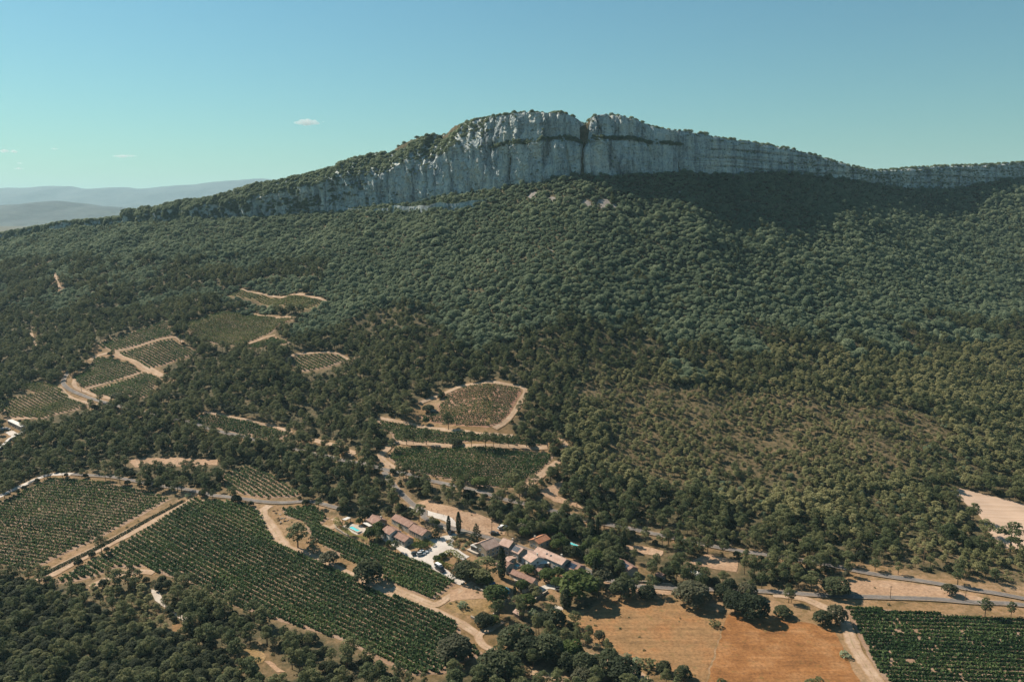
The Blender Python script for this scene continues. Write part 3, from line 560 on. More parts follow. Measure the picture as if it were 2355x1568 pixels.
def tag(o, label=None, cat=None, group=None, kind=None):
    if label: o['label'] = label
    if cat: o['category'] = cat
    if group: o['group'] = group
    if kind: o['kind'] = kind
    return o

def empty(name, loc=(0, 0, 0), rz=0.0):
    o = bpy.data.objects.new(name, None)
    COL.objects.link(o)
    o.location = loc
    o.rotation_euler = (0, 0, rz)
    o.empty_display_size = 0.5
    return o

def mesh_np(name, verts, faces, mats=None, smooth=False, idx=None):
    """faces: (N,k) int array with k = 3 or 4"""
    verts = np.ascontiguousarray(verts, dtype=np.float32).reshape(-1, 3)
    faces = np.ascontiguousarray(faces, dtype=np.int32)
    n, k = faces.shape
    me = bpy.data.meshes.new(name)
    me.vertices.add(len(verts)); me.vertices.foreach_set('co', verts.ravel())
    me.loops.add(n * k); me.loops.foreach_set('vertex_index', faces.ravel())
    me.polygons.add(n)
    me.polygons.foreach_set('loop_start', np.arange(0, n * k, k, dtype=np.int32))
    if idx is not None:
        me.polygons.foreach_set('material_index', np.asarray(idx, dtype=np.int32))
    me.polygons.foreach_set('use_smooth', np.full(n, smooth, dtype=bool))
    for m in (mats if isinstance(mats, (list, tuple)) else [mats] if mats else []):
        me.materials.append(m)
    me.update(calc_edges=True)
    return me

def obj(name, me, parent=None):
    o = bpy.data.objects.new(name, me)
    COL.objects.link(o)
    if parent is not None: o.parent = parent
    return o

class MB:
    """collects boxes, prisms and tubes for ONE mesh object"""
    def __init__(self): self.v = []; self.f = []
    def add(self, vs, fs):
        b = len(self.v); self.v += [tuple(p) for p in vs]; self.f += [tuple(i + b for i in q) for q in fs]; return self
    def box(self, x0, x1, y0, y1, z0, z1):
        return self.add([(x0, y0, z0), (x1, y0, z0), (x1, y1, z0), (x0, y1, z0), (x0, y0, z1), (x1, y0, z1), (x1, y1, z1), (x0, y1, z1)],
                        [(0, 3, 2, 1), (4, 5, 6, 7), (0, 1, 5, 4), (1, 2, 6, 5), (2, 3, 7, 6), (3, 0, 4, 7)])
    def prism(self, poly, z0, z1):
        n = len(poly)
        a = sum(poly[i][0] * poly[(i + 1) % n][1] - poly[(i + 1) % n][0] * poly[i][1] for i in range(n))
        if a < 0: poly = poly[::-1]
        return self.add([(p[0], p[1], z0) for p in poly] + [(p[0], p[1], z1) for p in poly],
                        [tuple(range(n))[::-1], tuple(range(n, 2 * n))] + [(i, (i + 1) % n, n + (i + 1) % n, n + i) for i in range(n)])
    def tube(self, p0, p1, r0, r1, n=6):
        p0 = Vector(p0); p1 = Vector(p1); d = (p1 - p0).normalized()
        a = d.orthogonal().normalized(); b = d.cross(a)
        vs = []
        for p, r in ((p0, r0), (p1, r1)):
            for k in range(n):
                t = 2 * math.pi * k / n
                vs.append(p + a * (r * math.cos(t)) + b * (r * math.sin(t)))
        return self.add(vs, [(k, (k + 1) % n, n + (k + 1) % n, n + k) for k in range(n)] + [tuple(range(n))[::-1], tuple(range(n, 2 * n))])
    def build(self, name, mat, parent=None, smooth=False):
        me = bpy.data.meshes.new(name)
        me.from_pydata(self.v, [], self.f); me.update()
        if mat: me.materials.append(mat)
        if smooth: me.polygons.foreach_set('use_smooth', [True] * len(me.polygons))
        return obj(name, me, parent)

def inside(poly, x, y):
    x = np.asarray(x); y = np.asarray(y)
    c = np.zeros(x.shape, bool); n = len(poly)
    for i in range(n):
        x0, y0 = poly[i]; x1, y1 = poly[(i + 1) % n]
        if y0 == y1: continue
        m = (y0 > y) != (y1 > y)
        c ^= m & (x < (x1 - x0) * (y - y0) / (y1 - y0) + x0)
    return c

def near_line(pts, x, y, w):
    m = np.zeros(np.shape(x), bool)
    for (x0, y0), (x1, y1) in zip(pts[:-1], pts[1:]):
        dx, dy = x1 - x0, y1 - y0
        t = np.clip(((x - x0) * dx + (y - y0) * dy) / (dx * dx + dy * dy + 1e-9), 0, 1)
        m |= (x - x0 - t * dx) ** 2 + (y - y0 - t * dy) ** 2 < w * w
    return m

# ------------------------------------------------------------------ materials
MATS = {}
def nodes_of(name):
    m = bpy.data.materials.new(name); m.use_nodes = True
    nt = m.node_tree; b = nt.nodes['Principled BSDF']
    b.inputs['Specular IOR Level'].default_value = 0.15
    MATS[name] = m
    return m, nt, b
def lk(nt, a, b): nt.links.new(a, b)
def noise(nt, scale, detail=4, coord=None, rough=0.6):
    n = nt.nodes.new('ShaderNodeTexNoise'); n.inputs['Scale'].default_value = scale
    n.inputs['Detail'].default_value = detail; n.inputs['Roughness'].default_value = rough
    if coord is not None: lk(nt, coord, n.inputs['Vector'])
    return n
def ramp(nt, fac, stops):
    r = nt.nodes.new('ShaderNodeValToRGB'); lk(nt, fac, r.inputs[0])
    el = r.color_ramp.elements
    while len(el) < len(stops): el.new(0.5)
    for e, (p, c) in zip(el, stops): e.position = p; e.color = (*c, 1)
    return r.outputs[0]
def mixc(nt, fac, a, b, mode='MIX'):
    m = nt.nodes.new('ShaderNodeMix'); m.data_type = 'RGBA'; m.blend_type = mode
    for s, v in ((m.inputs[0], fac), (m.inputs[6], a), (m.inputs[7], b)):
        if hasattr(v, 'default_value'): lk(nt, v, s)
        elif isinstance(v, (int, float)): s.default_value = v
        else: s.default_value = (*v, 1)
    return m.outputs[2]
def geo_pos(nt):
    return nt.nodes.new('ShaderNodeNewGeometry').outputs['Position']
def bump(nt, b, h, strength, dist):
    bp = nt.nodes.new('ShaderNodeBump'); bp.inputs['Strength'].default_value = strength; bp.inputs['Distance'].default_value = dist
    lk(nt, h, bp.inputs['Height']); lk(nt, bp.outputs[0], b.inputs['Normal'])

def mat_mottled(name, cols, scale=0.15, rough=0.9, fine=2.0, fine_amt=0.35, spec=0.15, bmp=0.0):
    """world-space mottled surface of three colours"""
    m, nt, b = nodes_of(name)
    p = geo_pos(nt)
    n1 = noise(nt, scale, 5, p); n2 = noise(nt, fine, 3, p)
    c = ramp(nt, n1.outputs[0], [(0.32, cols[0]), (0.5, cols[1]), (0.68, cols[2])])
    f = ramp(nt, n2.outputs[0], [(0.3, (1 - fine_amt,) * 3), (0.7, (1 + fine_amt,) * 3)])
    lk(nt, mixc(nt, 1.0, c, f, 'MULTIPLY'), b.inputs['Base Color'])
    b.inputs['Roughness'].default_value = rough
    b.inputs['Specular IOR Level'].default_value = spec
    if bmp: bump(nt, b, n2.outputs[0], 0.6, bmp)
    return m

def mat_plain(name, col, rough=0.7, spec=0.3, metal=0.0, var=0.12):
    m, nt, b = nodes_of(name)
    n = noise(nt, 1.3, 4, geo_pos(nt))
    f = ramp(nt, n.outputs[0], [(0.3, tuple(c * (1 - var) for c in col)), (0.7, tuple(min(1, c * (1 + var)) for c in col))])
    lk(nt, f, b.inputs['Base Color'])
    b.inputs['Roughness'].default_value = rough; b.inputs['Specular IOR Level'].default_value = spec; b.inputs['Metallic'].default_value = metal
    return m

def mat_leaf(name, dark, mid, light, patch=0.02, trans=0.38):
    """foliage: colour varies tree by tree, by patch of hillside, and leaf clump by leaf clump"""
    m, nt, b = nodes_of(name)
    oi = nt.nodes.new('ShaderNodeObjectInfo')
    p = geo_pos(nt)
    n1 = noise(nt, patch, 3, p); n2 = noise(nt, 0.9, 3, p)
    a = nt.nodes.new('ShaderNodeMath'); a.operation = 'MULTIPLY_ADD'
    lk(nt, oi.outputs['Random'], a.inputs[0]); a.inputs[1].default_value = 0.36; a.inputs[2].default_value = 0.04
    s = nt.nodes.new('ShaderNodeMath'); s.operation = 'MULTIPLY_ADD'
    lk(nt, n1.outputs[0], s.inputs[0]); s.inputs[1].default_value = 0.75; lk(nt, a.outputs[0], s.inputs[2])
    s2 = nt.nodes.new('ShaderNodeMath'); s2.operation = 'MULTIPLY_ADD'
    lk(nt, n2.outputs[0], s2.inputs[0]); s2.inputs[1].default_value = 0.5; lk(nt, s.outputs[0], s2.inputs[2])
    c = ramp(nt, s2.outputs[0], [(0.35, dark), (0.72, mid), (1.0, light)])
    lk(nt, c, b.inputs['Base Color'])
    b.inputs['Roughness'].default_value = 0.75
    b.inputs['Specular IOR Level'].default_value = 0.22
    if trans:
        t = nt.nodes.new('ShaderNodeBsdfTranslucent'); lk(nt, c, t.inputs[0])
        mx = nt.nodes.new('ShaderNodeMixShader'); mx.inputs[0].default_value = trans
        lk(nt, b.outputs[0], mx.inputs[1]); lk(nt, t.outputs[0], mx.inputs[2])
        lk(nt, mx.outputs[0], nt.nodes['Material Output'].inputs[0])
    return m

def mat_track(name, cols, strip, edge):
    """worn track or road: 'across' runs -1..1 over its width; weeds on the crown of a track, dust on the edges"""
    m, nt, b = nodes_of(name)
    p = geo_pos(nt)
    n1 = noise(nt, 0.18, 5, p); n2 = noise(nt, 1.3, 3, p); n3 = noise(nt, 0.45, 4, p)
    c = ramp(nt, n1.outputs[0], [(0.32, cols[0]), (0.5, cols[1]), (0.68, cols[2])])
    c = mixc(nt, 1.0, c, ramp(nt, n2.outputs[0], [(0.3, (0.80,) * 3), (0.7, (1.18,) * 3)]), 'MULTIPLY')
    at = nt.nodes.new('ShaderNodeAttribute'); at.attribute_name = 'across'
    ab = nt.nodes.new('ShaderNodeMath'); ab.operation = 'ABSOLUTE'; lk(nt, at.outputs['Fac'], ab.inputs[0])
    w = nt.nodes.new('ShaderNodeMath'); w.operation = 'MULTIPLY_ADD'; lk(nt, n3.outputs[0], w.inputs[0]); w.inputs[1].default_value = 0.9; lk(nt, ab.outputs[0], w.inputs[2])
    if strip:
        f = ramp(nt, w.outputs[0], [(0.38, (0.75,) * 3), (0.58, (0.0,) * 3)])
        c = mixc(nt, f, c, strip)
    s = nt.nodes.new('ShaderNodeMapRange'); lk(nt, w.outputs[0], s.inputs[0]); s.inputs[1].default_value = 1.10; s.inputs[2].default_value = 1.45
    c = mixc(nt, s.outputs[0], c, edge)
    lk(nt, c, b.inputs['Base Color']); b.inputs['Roughness'].default_value = 0.9
    return m

def mat_field(name, cols, rot, scale):
    """mown dry grass: mottling plus faint cutting lines"""
    m, nt, b = nodes_of(name)
    p = geo_pos(nt)
    mp = nt.nodes.new('ShaderNodeMapping'); lk(nt, p, mp.inputs[0]); mp.inputs['Rotation'].default_value = (0, 0, rot); mp.inputs['Scale'].default_value = (0.035, 0.55, 0.5)
    n0 = noise(nt, 1.0, 4, mp.outputs[0]); n1 = noise(nt, scale, 6, p, 0.65); n2 = noise(nt, 0.9, 4, p, 0.7); n3 = noise(nt, 0.28, 4, p)
    c = ramp(nt, n1.outputs[0], [(0.32, cols[0]), (0.5, cols[1]), (0.68, cols[2])])
    c = mixc(nt, 1.0, c, ramp(nt, n2.outputs[0], [(0.3, (0.6,) * 3), (0.5, (1.0,) * 3), (0.72, (1.35,) * 3)]), 'MULTIPLY')
    c = mixc(nt, 1.0, c, ramp(nt, n0.outputs[0], [(0.35, (0.84,) * 3), (0.65, (1.14,) * 3)]), 'MULTIPLY')
    wd = ramp(nt, n3.outputs[0], [(0.60, (0.0,) * 3), (0.72, (0.55,) * 3)])
    c = mixc(nt, wd, c, (0.11, 0.10, 0.035))
    lk(nt, c, b.inputs['Base Color']); b.inputs['Roughness'].default_value = 0.95
    return m

SAND = ((0.244, 0.155, 0.094), (0.304, 0.197, 0.124), (0.353, 0.244, 0.164))
mat_mottled('sand', SAND, 0.09, fine=0.9, fine_amt=0.28)
mat_track('dirt', ((0.280, 0.189, 0.122), (0.341, 0.238, 0.161), (0.390, 0.286, 0.207)), (0.20, 0.155, 0.075), (0.26, 0.17, 0.09))
mat_mottled('gravel', ((0.390, 0.347, 0.304), (0.451, 0.408, 0.365), (0.487, 0.451, 0.408)), 0.2, fine=1.5, fine_amt=0.12)
mat_track('asphalt', ((0.118, 0.105, 0.095), (0.150, 0.134, 0.122), (0.185, 0.168, 0.154)), None, (0.27, 0.20, 0.135))
mat_mottled('pale_stone', ((0.335, 0.280, 0.231), (0.402, 0.347, 0.292), (0.438, 0.396, 0.341)), 0.4, fine=2.5, fine_amt=0.2)
mat_mottled('terracotta_floor', ((0.256, 0.134, 0.073), (0.304, 0.171, 0.097), (0.335, 0.201, 0.122)), 0.5, fine=3.0)
mat_field('orange_grass', ((0.155, 0.070, 0.025), (0.225, 0.103, 0.037), (0.27, 0.142, 0.062)), 0.95, 0.10)
mat_field('dry_grass', ((0.165, 0.100, 0.045), (0.225, 0.130, 0.060), (0.245, 0.118, 0.047)), 0.35, 0.06)
mat_mottled('meadow', ((0.116, 0.088, 0.033), (0.195, 0.128, 0.055), (0.268, 0.177, 0.091)), 0.12, fine=1.0, fine_amt=0.35)
mat_mottled('lawn', ((0.073, 0.073, 0.018), (0.104, 0.094, 0.028), (0.146, 0.116, 0.043)), 0.25, fine=1.5)
mat_mottled('soil_tan', ((0.191, 0.121, 0.077), (0.233, 0.155, 0.104), (0.258, 0.181, 0.130)), 0.08, fine=1.2, fine_amt=0.25)
mat_mottled('soil_red', ((0.191, 0.104, 0.064), (0.233, 0.131, 0.085), (0.258, 0.160, 0.109)), 0.08, fine=1.2, fine_amt=0.25)
mat_mottled('soil_green', ((0.124, 0.104, 0.038), (0.165, 0.130, 0.057), (0.207, 0.155, 0.083)), 0.08, fine=1.2, fine_amt=0.25)
def stubble():
    m, nt, b = nodes_of('stubble')
    p = geo_pos(nt)
    w = nt.nodes.new('ShaderNodeMapping'); lk(nt, p, w.inputs[0]); w.inputs['Rotation'].default_value = (0, 0, 0.35); w.inputs['Scale'].default_value = (0.03, 0.5, 0.5)
    n = noise(nt, 1.0, 4, w.outputs[0]); n2 = noise(nt, 0.05, 4, p)
    c = ramp(nt, n.outputs[0], [(0.3, (0.362, 0.258, 0.181)), (0.55, (0.432, 0.313, 0.230)), (0.75, (0.473, 0.362, 0.278))])
    c2 = ramp(nt, n2.outputs[0], [(0.3, (0.85, 0.85, 0.85)), (0.7, (1.1, 1.1, 1.1))])
    lk(nt, mixc(nt, 1.0, c, c2, 'MULTIPLY'), b.inputs['Base Color']); b.inputs['Roughness'].default_value = 0.95
stubble()

mat_leaf('pine_leaf', (0.034, 0.052, 0.025), (0.088, 0.112, 0.047), (0.165, 0.172, 0.074), 0.012)
mat_leaf('oak_leaf', (0.076, 0.11, 0.066), (0.172, 0.228, 0.138), (0.275, 0.325, 0.2), 0.015, 0.5)
mat_leaf('young_pine_leaf', (0.085, 0.1, 0.044), (0.2, 0.205, 0.088), (0.3, 0.285, 0.135), 0.02)
mat_leaf('broad_leaf', (0.02, 0.038, 0.01), (0.048, 0.078, 0.018), (0.09, 0.12, 0.03), 0.03)
mat_leaf('grey_leaf', (0.045, 0.055, 0.028), (0.085, 0.088, 0.048), (0.13, 0.125, 0.072), 0.03)
mat_leaf('cypress_leaf', (0.014, 0.023, 0.011), (0.028, 0.039, 0.016), (0.046, 0.057, 0.023), 0.05, 0.1)
mat_leaf('shrub_leaf', (0.05, 0.066, 0.028), (0.115, 0.128, 0.056), (0.2, 0.188, 0.09), 0.03)
mat_leaf('dark_oak_leaf', (0.014, 0.024, 0.012), (0.034, 0.048, 0.021), (0.066, 0.08, 0.035), 0.02)
mat_leaf('vine_leaf', (0.018, 0.04, 0.014), (0.04, 0.078, 0.026), (0.085, 0.13, 0.042), 0.03)
mat_leaf('vine_pale_leaf', (0.036, 0.058, 0.018), (0.078, 0.108, 0.034), (0.14, 0.16, 0.055), 0.03)
mat_leaf('hedge_leaf', (0.06, 0.085, 0.015), (0.13, 0.15, 0.03), (0.21, 0.21, 0.05), 0.1)
mat_leaf('straw_leaf', (0.22, 0.16, 0.07), (0.34, 0.25, 0.12), (0.45, 0.34, 0.18), 0.1)
mat_plain('bark', (0.085, 0.062, 0.046), 0.95, 0.1)
# ------------------------------------------------------------------ land
def grow(a, end, r):
    out = []; s = abs(a[1] - a[0]) if len(a) > 1 else 4.0; x = a[-1]
    sg = 1 if end > x else -1
    while (end - x) * sg > 0:
        s *= r; x += sg * s; out.append(x)
    return out

TREE_FREE = [v[1] for v in VINEYARDS] + [p[2] for p in POLYS] + CLEAR
def open_land(x, y, margin=0.0):
    m = np.zeros(np.shape(x), bool)
    for p in TREE_FREE: m |= inside(p, x, y)
    for n, k, w, pts in RIBBONS: m |= near_line(pts, x, y, w / 2 + margin)
    return m

def terrain():
    xs = np.arange(-900, 1060.1, 4.0); ys = np.arange(120, 1420.1, 4.0)
    xl = grow([-896, -900], -45000, 1.16)[::-1]; xr = grow([1056, 1060], 45000, 1.16)
    yn = grow([124, 120], -40000, 1.3)[::-1]; yf = grow([1416, 1420], 60000, 1.10)
    X = np.array(list(xl) + list(xs) + list(xr)); Y = np.array(list(yn) + list(ys) + list(yf))
    gx, gy = np.meshgrid(X, Y)
    gz = ground(gx, gy)
    nx, ny = len(X), len(Y)
    v = np.stack([gx, gy, gz], -1).reshape(-1, 3)
    i = np.arange(nx - 1)[None] + nx * np.arange(ny - 1)[:, None]
    f = np.stack([i, i + 1, i + 1 + nx, i + nx], -1).reshape(-1, 4)
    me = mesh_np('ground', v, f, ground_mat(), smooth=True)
    x, y = v[:, 0], v[:, 1]
    far = (np.abs(x) > 1050) | (y > 1450) | (y < 100)
    op = np.zeros(len(v)); near = ~far
    op[near] = open_land(x[near], y[near], 2.0)
    # blur the open-land mask a little so its edge is soft
    g = op.reshape(ny, nx)
    for _ in range(1):
        g = (g + np.roll(g, 1, 0) + np.roll(g, -1, 0) + np.roll(g, 1, 1) + np.roll(g, -1, 1)) / 5
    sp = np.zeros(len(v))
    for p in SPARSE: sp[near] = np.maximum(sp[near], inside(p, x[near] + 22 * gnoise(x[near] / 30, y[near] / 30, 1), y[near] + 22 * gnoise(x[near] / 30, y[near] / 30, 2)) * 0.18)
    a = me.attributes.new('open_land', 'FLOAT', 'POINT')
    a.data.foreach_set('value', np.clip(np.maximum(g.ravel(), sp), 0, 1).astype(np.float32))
    return tag(obj('ground', me), 'dry sandy ground and leaf litter of the valley and slopes', kind='structure')

def ground_mat():
    m, nt, b = nodes_of('ground')
    p = geo_pos(nt)
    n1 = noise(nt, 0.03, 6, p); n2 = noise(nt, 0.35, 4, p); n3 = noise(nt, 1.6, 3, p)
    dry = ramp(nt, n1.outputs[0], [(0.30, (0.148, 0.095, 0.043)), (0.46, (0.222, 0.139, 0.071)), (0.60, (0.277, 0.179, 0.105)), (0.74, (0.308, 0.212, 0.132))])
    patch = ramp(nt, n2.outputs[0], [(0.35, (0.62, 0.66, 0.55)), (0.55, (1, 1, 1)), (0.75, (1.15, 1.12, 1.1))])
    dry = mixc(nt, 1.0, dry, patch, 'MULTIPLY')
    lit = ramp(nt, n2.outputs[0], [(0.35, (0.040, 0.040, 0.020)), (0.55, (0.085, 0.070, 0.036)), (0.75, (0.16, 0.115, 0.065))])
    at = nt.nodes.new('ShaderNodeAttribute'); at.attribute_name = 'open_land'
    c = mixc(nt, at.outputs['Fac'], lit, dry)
    fine = ramp(nt, n3.outputs[0], [(0.3, (0.75,) * 3), (0.7, (1.2,) * 3)])
    lk(nt, mixc(nt, 1.0, c, fine, 'MULTIPLY'), b.inputs['Base Color'])
    b.inputs['Roughness'].default_value = 0.95
    return m

def rock_mat():
    m, nt, b = nodes_of('limestone')
    p = geo_pos(nt)
    mp = nt.nodes.new('ShaderNodeMapping'); lk(nt, p, mp.inputs[0]); mp.inputs['Scale'].default_value = (1, 1, 0.10)
    n1 = noise(nt, 0.11, 8, mp.outputs[0], 0.68)          # vertical water streaks
    n2 = noise(nt, 0.025, 5, p); n3 = noise(nt, 0.5, 5, p, 0.7)
    mh = nt.nodes.new('ShaderNodeMapping'); lk(nt, p, mh.inputs[0]); mh.inputs['Scale'].default_value = (0.15, 0.15, 1.0)
    n4 = noise(nt, 0.22, 4, mh.outputs[0])               # bedding
    base = ramp(nt, n2.outputs[0], [(0.3, (0.32, 0.365, 0.37)), (0.5, (0.42, 0.46, 0.455)), (0.7, (0.49, 0.485, 0.45))])
    st = ramp(nt, n1.outputs[0], [(0.33, (0.26, 0.29, 0.31)), (0.42, (0.66, 0.68, 0.70)), (0.52, (1.04, 1.04, 1.02)), (0.64, (1.25, 1.16, 1.02)), (0.74, (1.2, 1.02, 0.84))])
    c = mixc(nt, 1.0, base, st, 'MULTIPLY')
    bd = ramp(nt, n4.outputs[0], [(0.36, (0.6, 0.6, 0.6)), (0.45, (1, 1, 1))])
    c = mixc(nt, 0.45, c, bd, 'MULTIPLY')
    pl = ramp(nt, n3.outputs[0], [(0.34, (0.38, 0.41, 0.40)), (0.46, (0.95, 0.95, 0.95)), (0.75, (1.15, 1.12, 1.1))])
    c = mixc(nt, 1.0, c, pl, 'MULTIPLY')
    lk(nt, c, b.inputs['Base Color']); b.inputs['Roughness'].default_value = 0.95
    bump(nt, b, n3.outputs[0], 0.7, 1.2)
    return m

# tier ledge: where it runs (X) and how deep
def cliff_surface(x, t):
    """outward face of the main cliff: x along it, t 0..1 foot to rim -> (X, Y, Z)"""
    zb = cliff_base(x) - 3.0; zt = cliff_top(x)
    h = np.maximum(zt - zb, 1.0)
    z = zb + h * t
    prof = 0.13 * h * t ** 1.25
    # a vegetated ledge splits the highest part of the wall into two tiers
    led = np.clip(1 - np.abs(x - 85) / 105.0, 0, 1) ** 0.5
    tl = np.interp(x, [-60, 20, 80, 140, 190], [0.56, 0.60, 0.60, 0.62, 0.66]) + 0.07 * gnoise(x / 26.0, 0.7, 58)
    step = 1 / (1 + np.exp(-(t - tl) * 60))
    prof = prof + led * (6.0 * step - 3.0 * t)
    prof = prof + 0.42 * west_w(x) * h * np.clip((t - 0.60 + 0.16 * gnoise(x / 35.0, 0.5, 66)) / 0.4, 0, 1) ** 1.1
    # upper part rounds off into the plateau
    rnd = np.clip((t - 0.86) / 0.14, 0, 1)
    prof = prof + rnd ** 2 * np.interp(x, [-700, -250, -120, 0, 160, 300, 700], [5, 3, 3, 2.0, 2.0, 3, 3])
    left = np.clip((-x - 150) / 120.0, 0, 1)                 # broken crags towards the western end
    sx = x + 0.15 * z
    amp = 0.55 + 0.45 * np.clip(h / 50.0, 0, 1)
    rug = np.interp(x, [-60, 60, 200], [1.75, 1.35, 1.0])
    flut = rug * (3.2 * fbm(sx / 34.0, z / 80.0, 21, 3) + 1.7 * fbm(sx / 10.0, z / 34.0, 31, 3) + 0.6 * gnoise(sx / 3.4, z / 9.0, 41))
    blk = gnoise(sx / 11.0, z / 19.0, 44) * 3.2 + gnoise(sx / 5.0, z / 8.0, 45) * 1.6
    flut = flut + 0.9 * rug * np.round(blk)
    flut = flut - 1.6 * np.abs(gnoise(sx / 17.0, z / 60.0, 55)) * 2 - 2.6 * rug * np.clip(1 - np.abs(gnoise(sx / 24.0, z / 150.0, 57)) * 14, 0, 1)
    bed = 0.9 * gnoise(x / 40.0, z / 3.6, 61) + 0.7 * gnoise(x / 22.0, z / 1.7, 62)
    right = np.clip((x - 170) / 90.0, 0, 1)
    out = amp * (flut * (1 - 0.35 * right) + bed * (0.5 + 0.9 * right)) + left * 7.0 * fbm(x / 22.0, z / 55.0, 77, 3)
    # stepped strata on the eastern wall
    st = (z + 4 * gnoise(x / 70.0, 0.3, 71)) / 9.5
    out = out + right * 2.2 * (np.clip((st - np.floor(st)) * 4, 0, 1) - 1.0)
    # the cleft
    cl = np.exp(-((x - 75.5 - 0.05 * (z - 230) - 5.0 * gnoise(z / 22.0, 0.3, 59)) / (2.2 + 4.5 * np.clip((z - 232) / 25.0, 0, 1))) ** 2)
    cl2 = 0.35 * np.exp(-((x - 186 + 0.03 * (z - 230)) / 1.8) ** 2) + 0.25 * np.exp(-((x - 36 + 0.02 * (z - 230)) / 1.6) ** 2)
    out = out - 8.0 * cl - 9.0 * cl2
    s = (cliff_y(x + 12) - cliff_y(x - 12)) / 24.0
    c = 1 / np.sqrt(1 + s * s)
    d = prof - out
    return x - s * c * d, cliff_y(x) + c * d, z + 1.2 * gnoise(x / 9.0, z / 9.0, 90) * (t > 0.9)

def cliff():
    xs = np.arange(-1020, 1040, 1.1); ts = np.concatenate([np.linspace(0, 0.86, 74), np.linspace(0.872, 1.0, 14)])
    gx, gt = np.meshgrid(xs, ts)
    X, Y, Z = cliff_surface(gx, gt)
    nx, ny = len(xs), len(ts)
    # a last row runs back under the plateau
    X = np.vstack([X, X[-1:]]); Y = np.vstack([Y, Y[-1:] + 14]); Z = np.vstack([Z, Z[-1:] - 2.0]); ny += 1
    i = np.arange(nx - 1)[None] + nx * np.arange(ny - 1)[:, None]
    f = np.stack([i, i + 1, i + 1 + nx, i + nx], -1).reshape(-1, 4)
    rock_mat()
    me = mesh_np('cliff', np.stack([X, Y, Z], -1).reshape(-1, 3), f, MATS['limestone'], smooth=False)
    return tag(obj('cliff', me), 'grey limestone cliff wall with a cleft along the mountain crest', kind='structure')

def low_cliff():
    """short rock band below the foot of the main wall, towards its western side"""
    P = np.array(LOWBAND)
    n = 300; s = np.linspace(0, 1, n)
    q = np.concatenate([[0], np.cumsum(np.linalg.norm(np.diff(P[:, :2], axis=0), axis=1))]); q /= q[-1]
    bx = np.interp(s, q, P[:, 0]); by = np.interp(s, q, P[:, 1])
    by = _smooth(by, 31)
    hgt = 9.0 * np.interp(s, [0, 0.1, 0.3, 0.45, 0.7, 0.9, 1], [0.1, 0.6, 0.35, 0.9, 1.0, 0.95, 0.2]) * (1 + 0.4 * gnoise(s * 14, s * 0, 5))
    ts = np.linspace(0, 1, 16)
    gs, gt = np.meshgrid(np.arange(n), ts)
    z0 = ground(bx, by)
    x = bx[gs]; z = (z0 - 2)[gs] + (hgt + 2)[gs] * gt
    out = 1.8 * fbm(x / 14.0, z / 30.0, 121, 3) + 0.8 * gnoise(x / 3.5, z / 6.0, 131)
    y = by[gs] + 0.25 * hgt[gs] * gt - out + 0.3
    x2 = np.vstack([x, x[-1:]]); y2 = np.vstack([y, y[-1:] + 16]); z2 = np.vstack([z, z[-1:] - 5.0])
    nx, ny = n, 17
    i = np.arange(nx - 1)[None] + nx * np.arange(ny - 1)[:, None]
    f = np.stack([i, i + 1, i + 1 + nx, i + nx], -1).reshape(-1, 4)
    me = mesh_np('rock_band', np.stack([x2, y2, z2], -1).reshape(-1, 3), f, MATS['limestone'])
    return tag(obj('rock_band', me), 'low rock band below the foot of the cliff', kind='structure')

def far_hill(name, label, Y0, prof, base, depth, seed, rough):
    """prof: (X, crest height) list; a real ridge with a front and a back slope"""
    P = np.array(prof)
    xs = np.linspace(P[0, 0], P[-1, 0], 420); vs_ = np.linspace(-1, 1, 61)
    gx, gv = np.meshgrid(xs, vs_)
    top = _smooth(np.interp(xs, P[:, 0], P[:, 1]), 15)[None, :]
    z = base + (top - base) * np.clip(1 - np.abs(gv) ** 1.3, 0, 1)
    k = np.clip(1 - np.abs(gv), 0, 1)
    z = z + rough * fbm(gx / (depth * 0.35), gv * 3.0, seed, 4) * np.clip(np.abs(gv) * 4, 0.15, 1) * np.clip(k * 4, 0, 1) - 40 * (np.abs(gv) > 0.99)
    y = Y0 + gv * depth
    nx, ny = len(xs), len(vs_)
    i = np.arange(nx - 1)[None] + nx * np.arange(ny - 1)[:, None]
    f = np.stack([i, i + 1, i + 1 + nx, i + nx], -1).reshape(-1, 4)
    me = mesh_np(name, np.stack([gx, y, z], -1).reshape(-1, 3), f, MATS['far_wood'], smooth=True)
    return tag(obj(name, me), label, kind='structure')

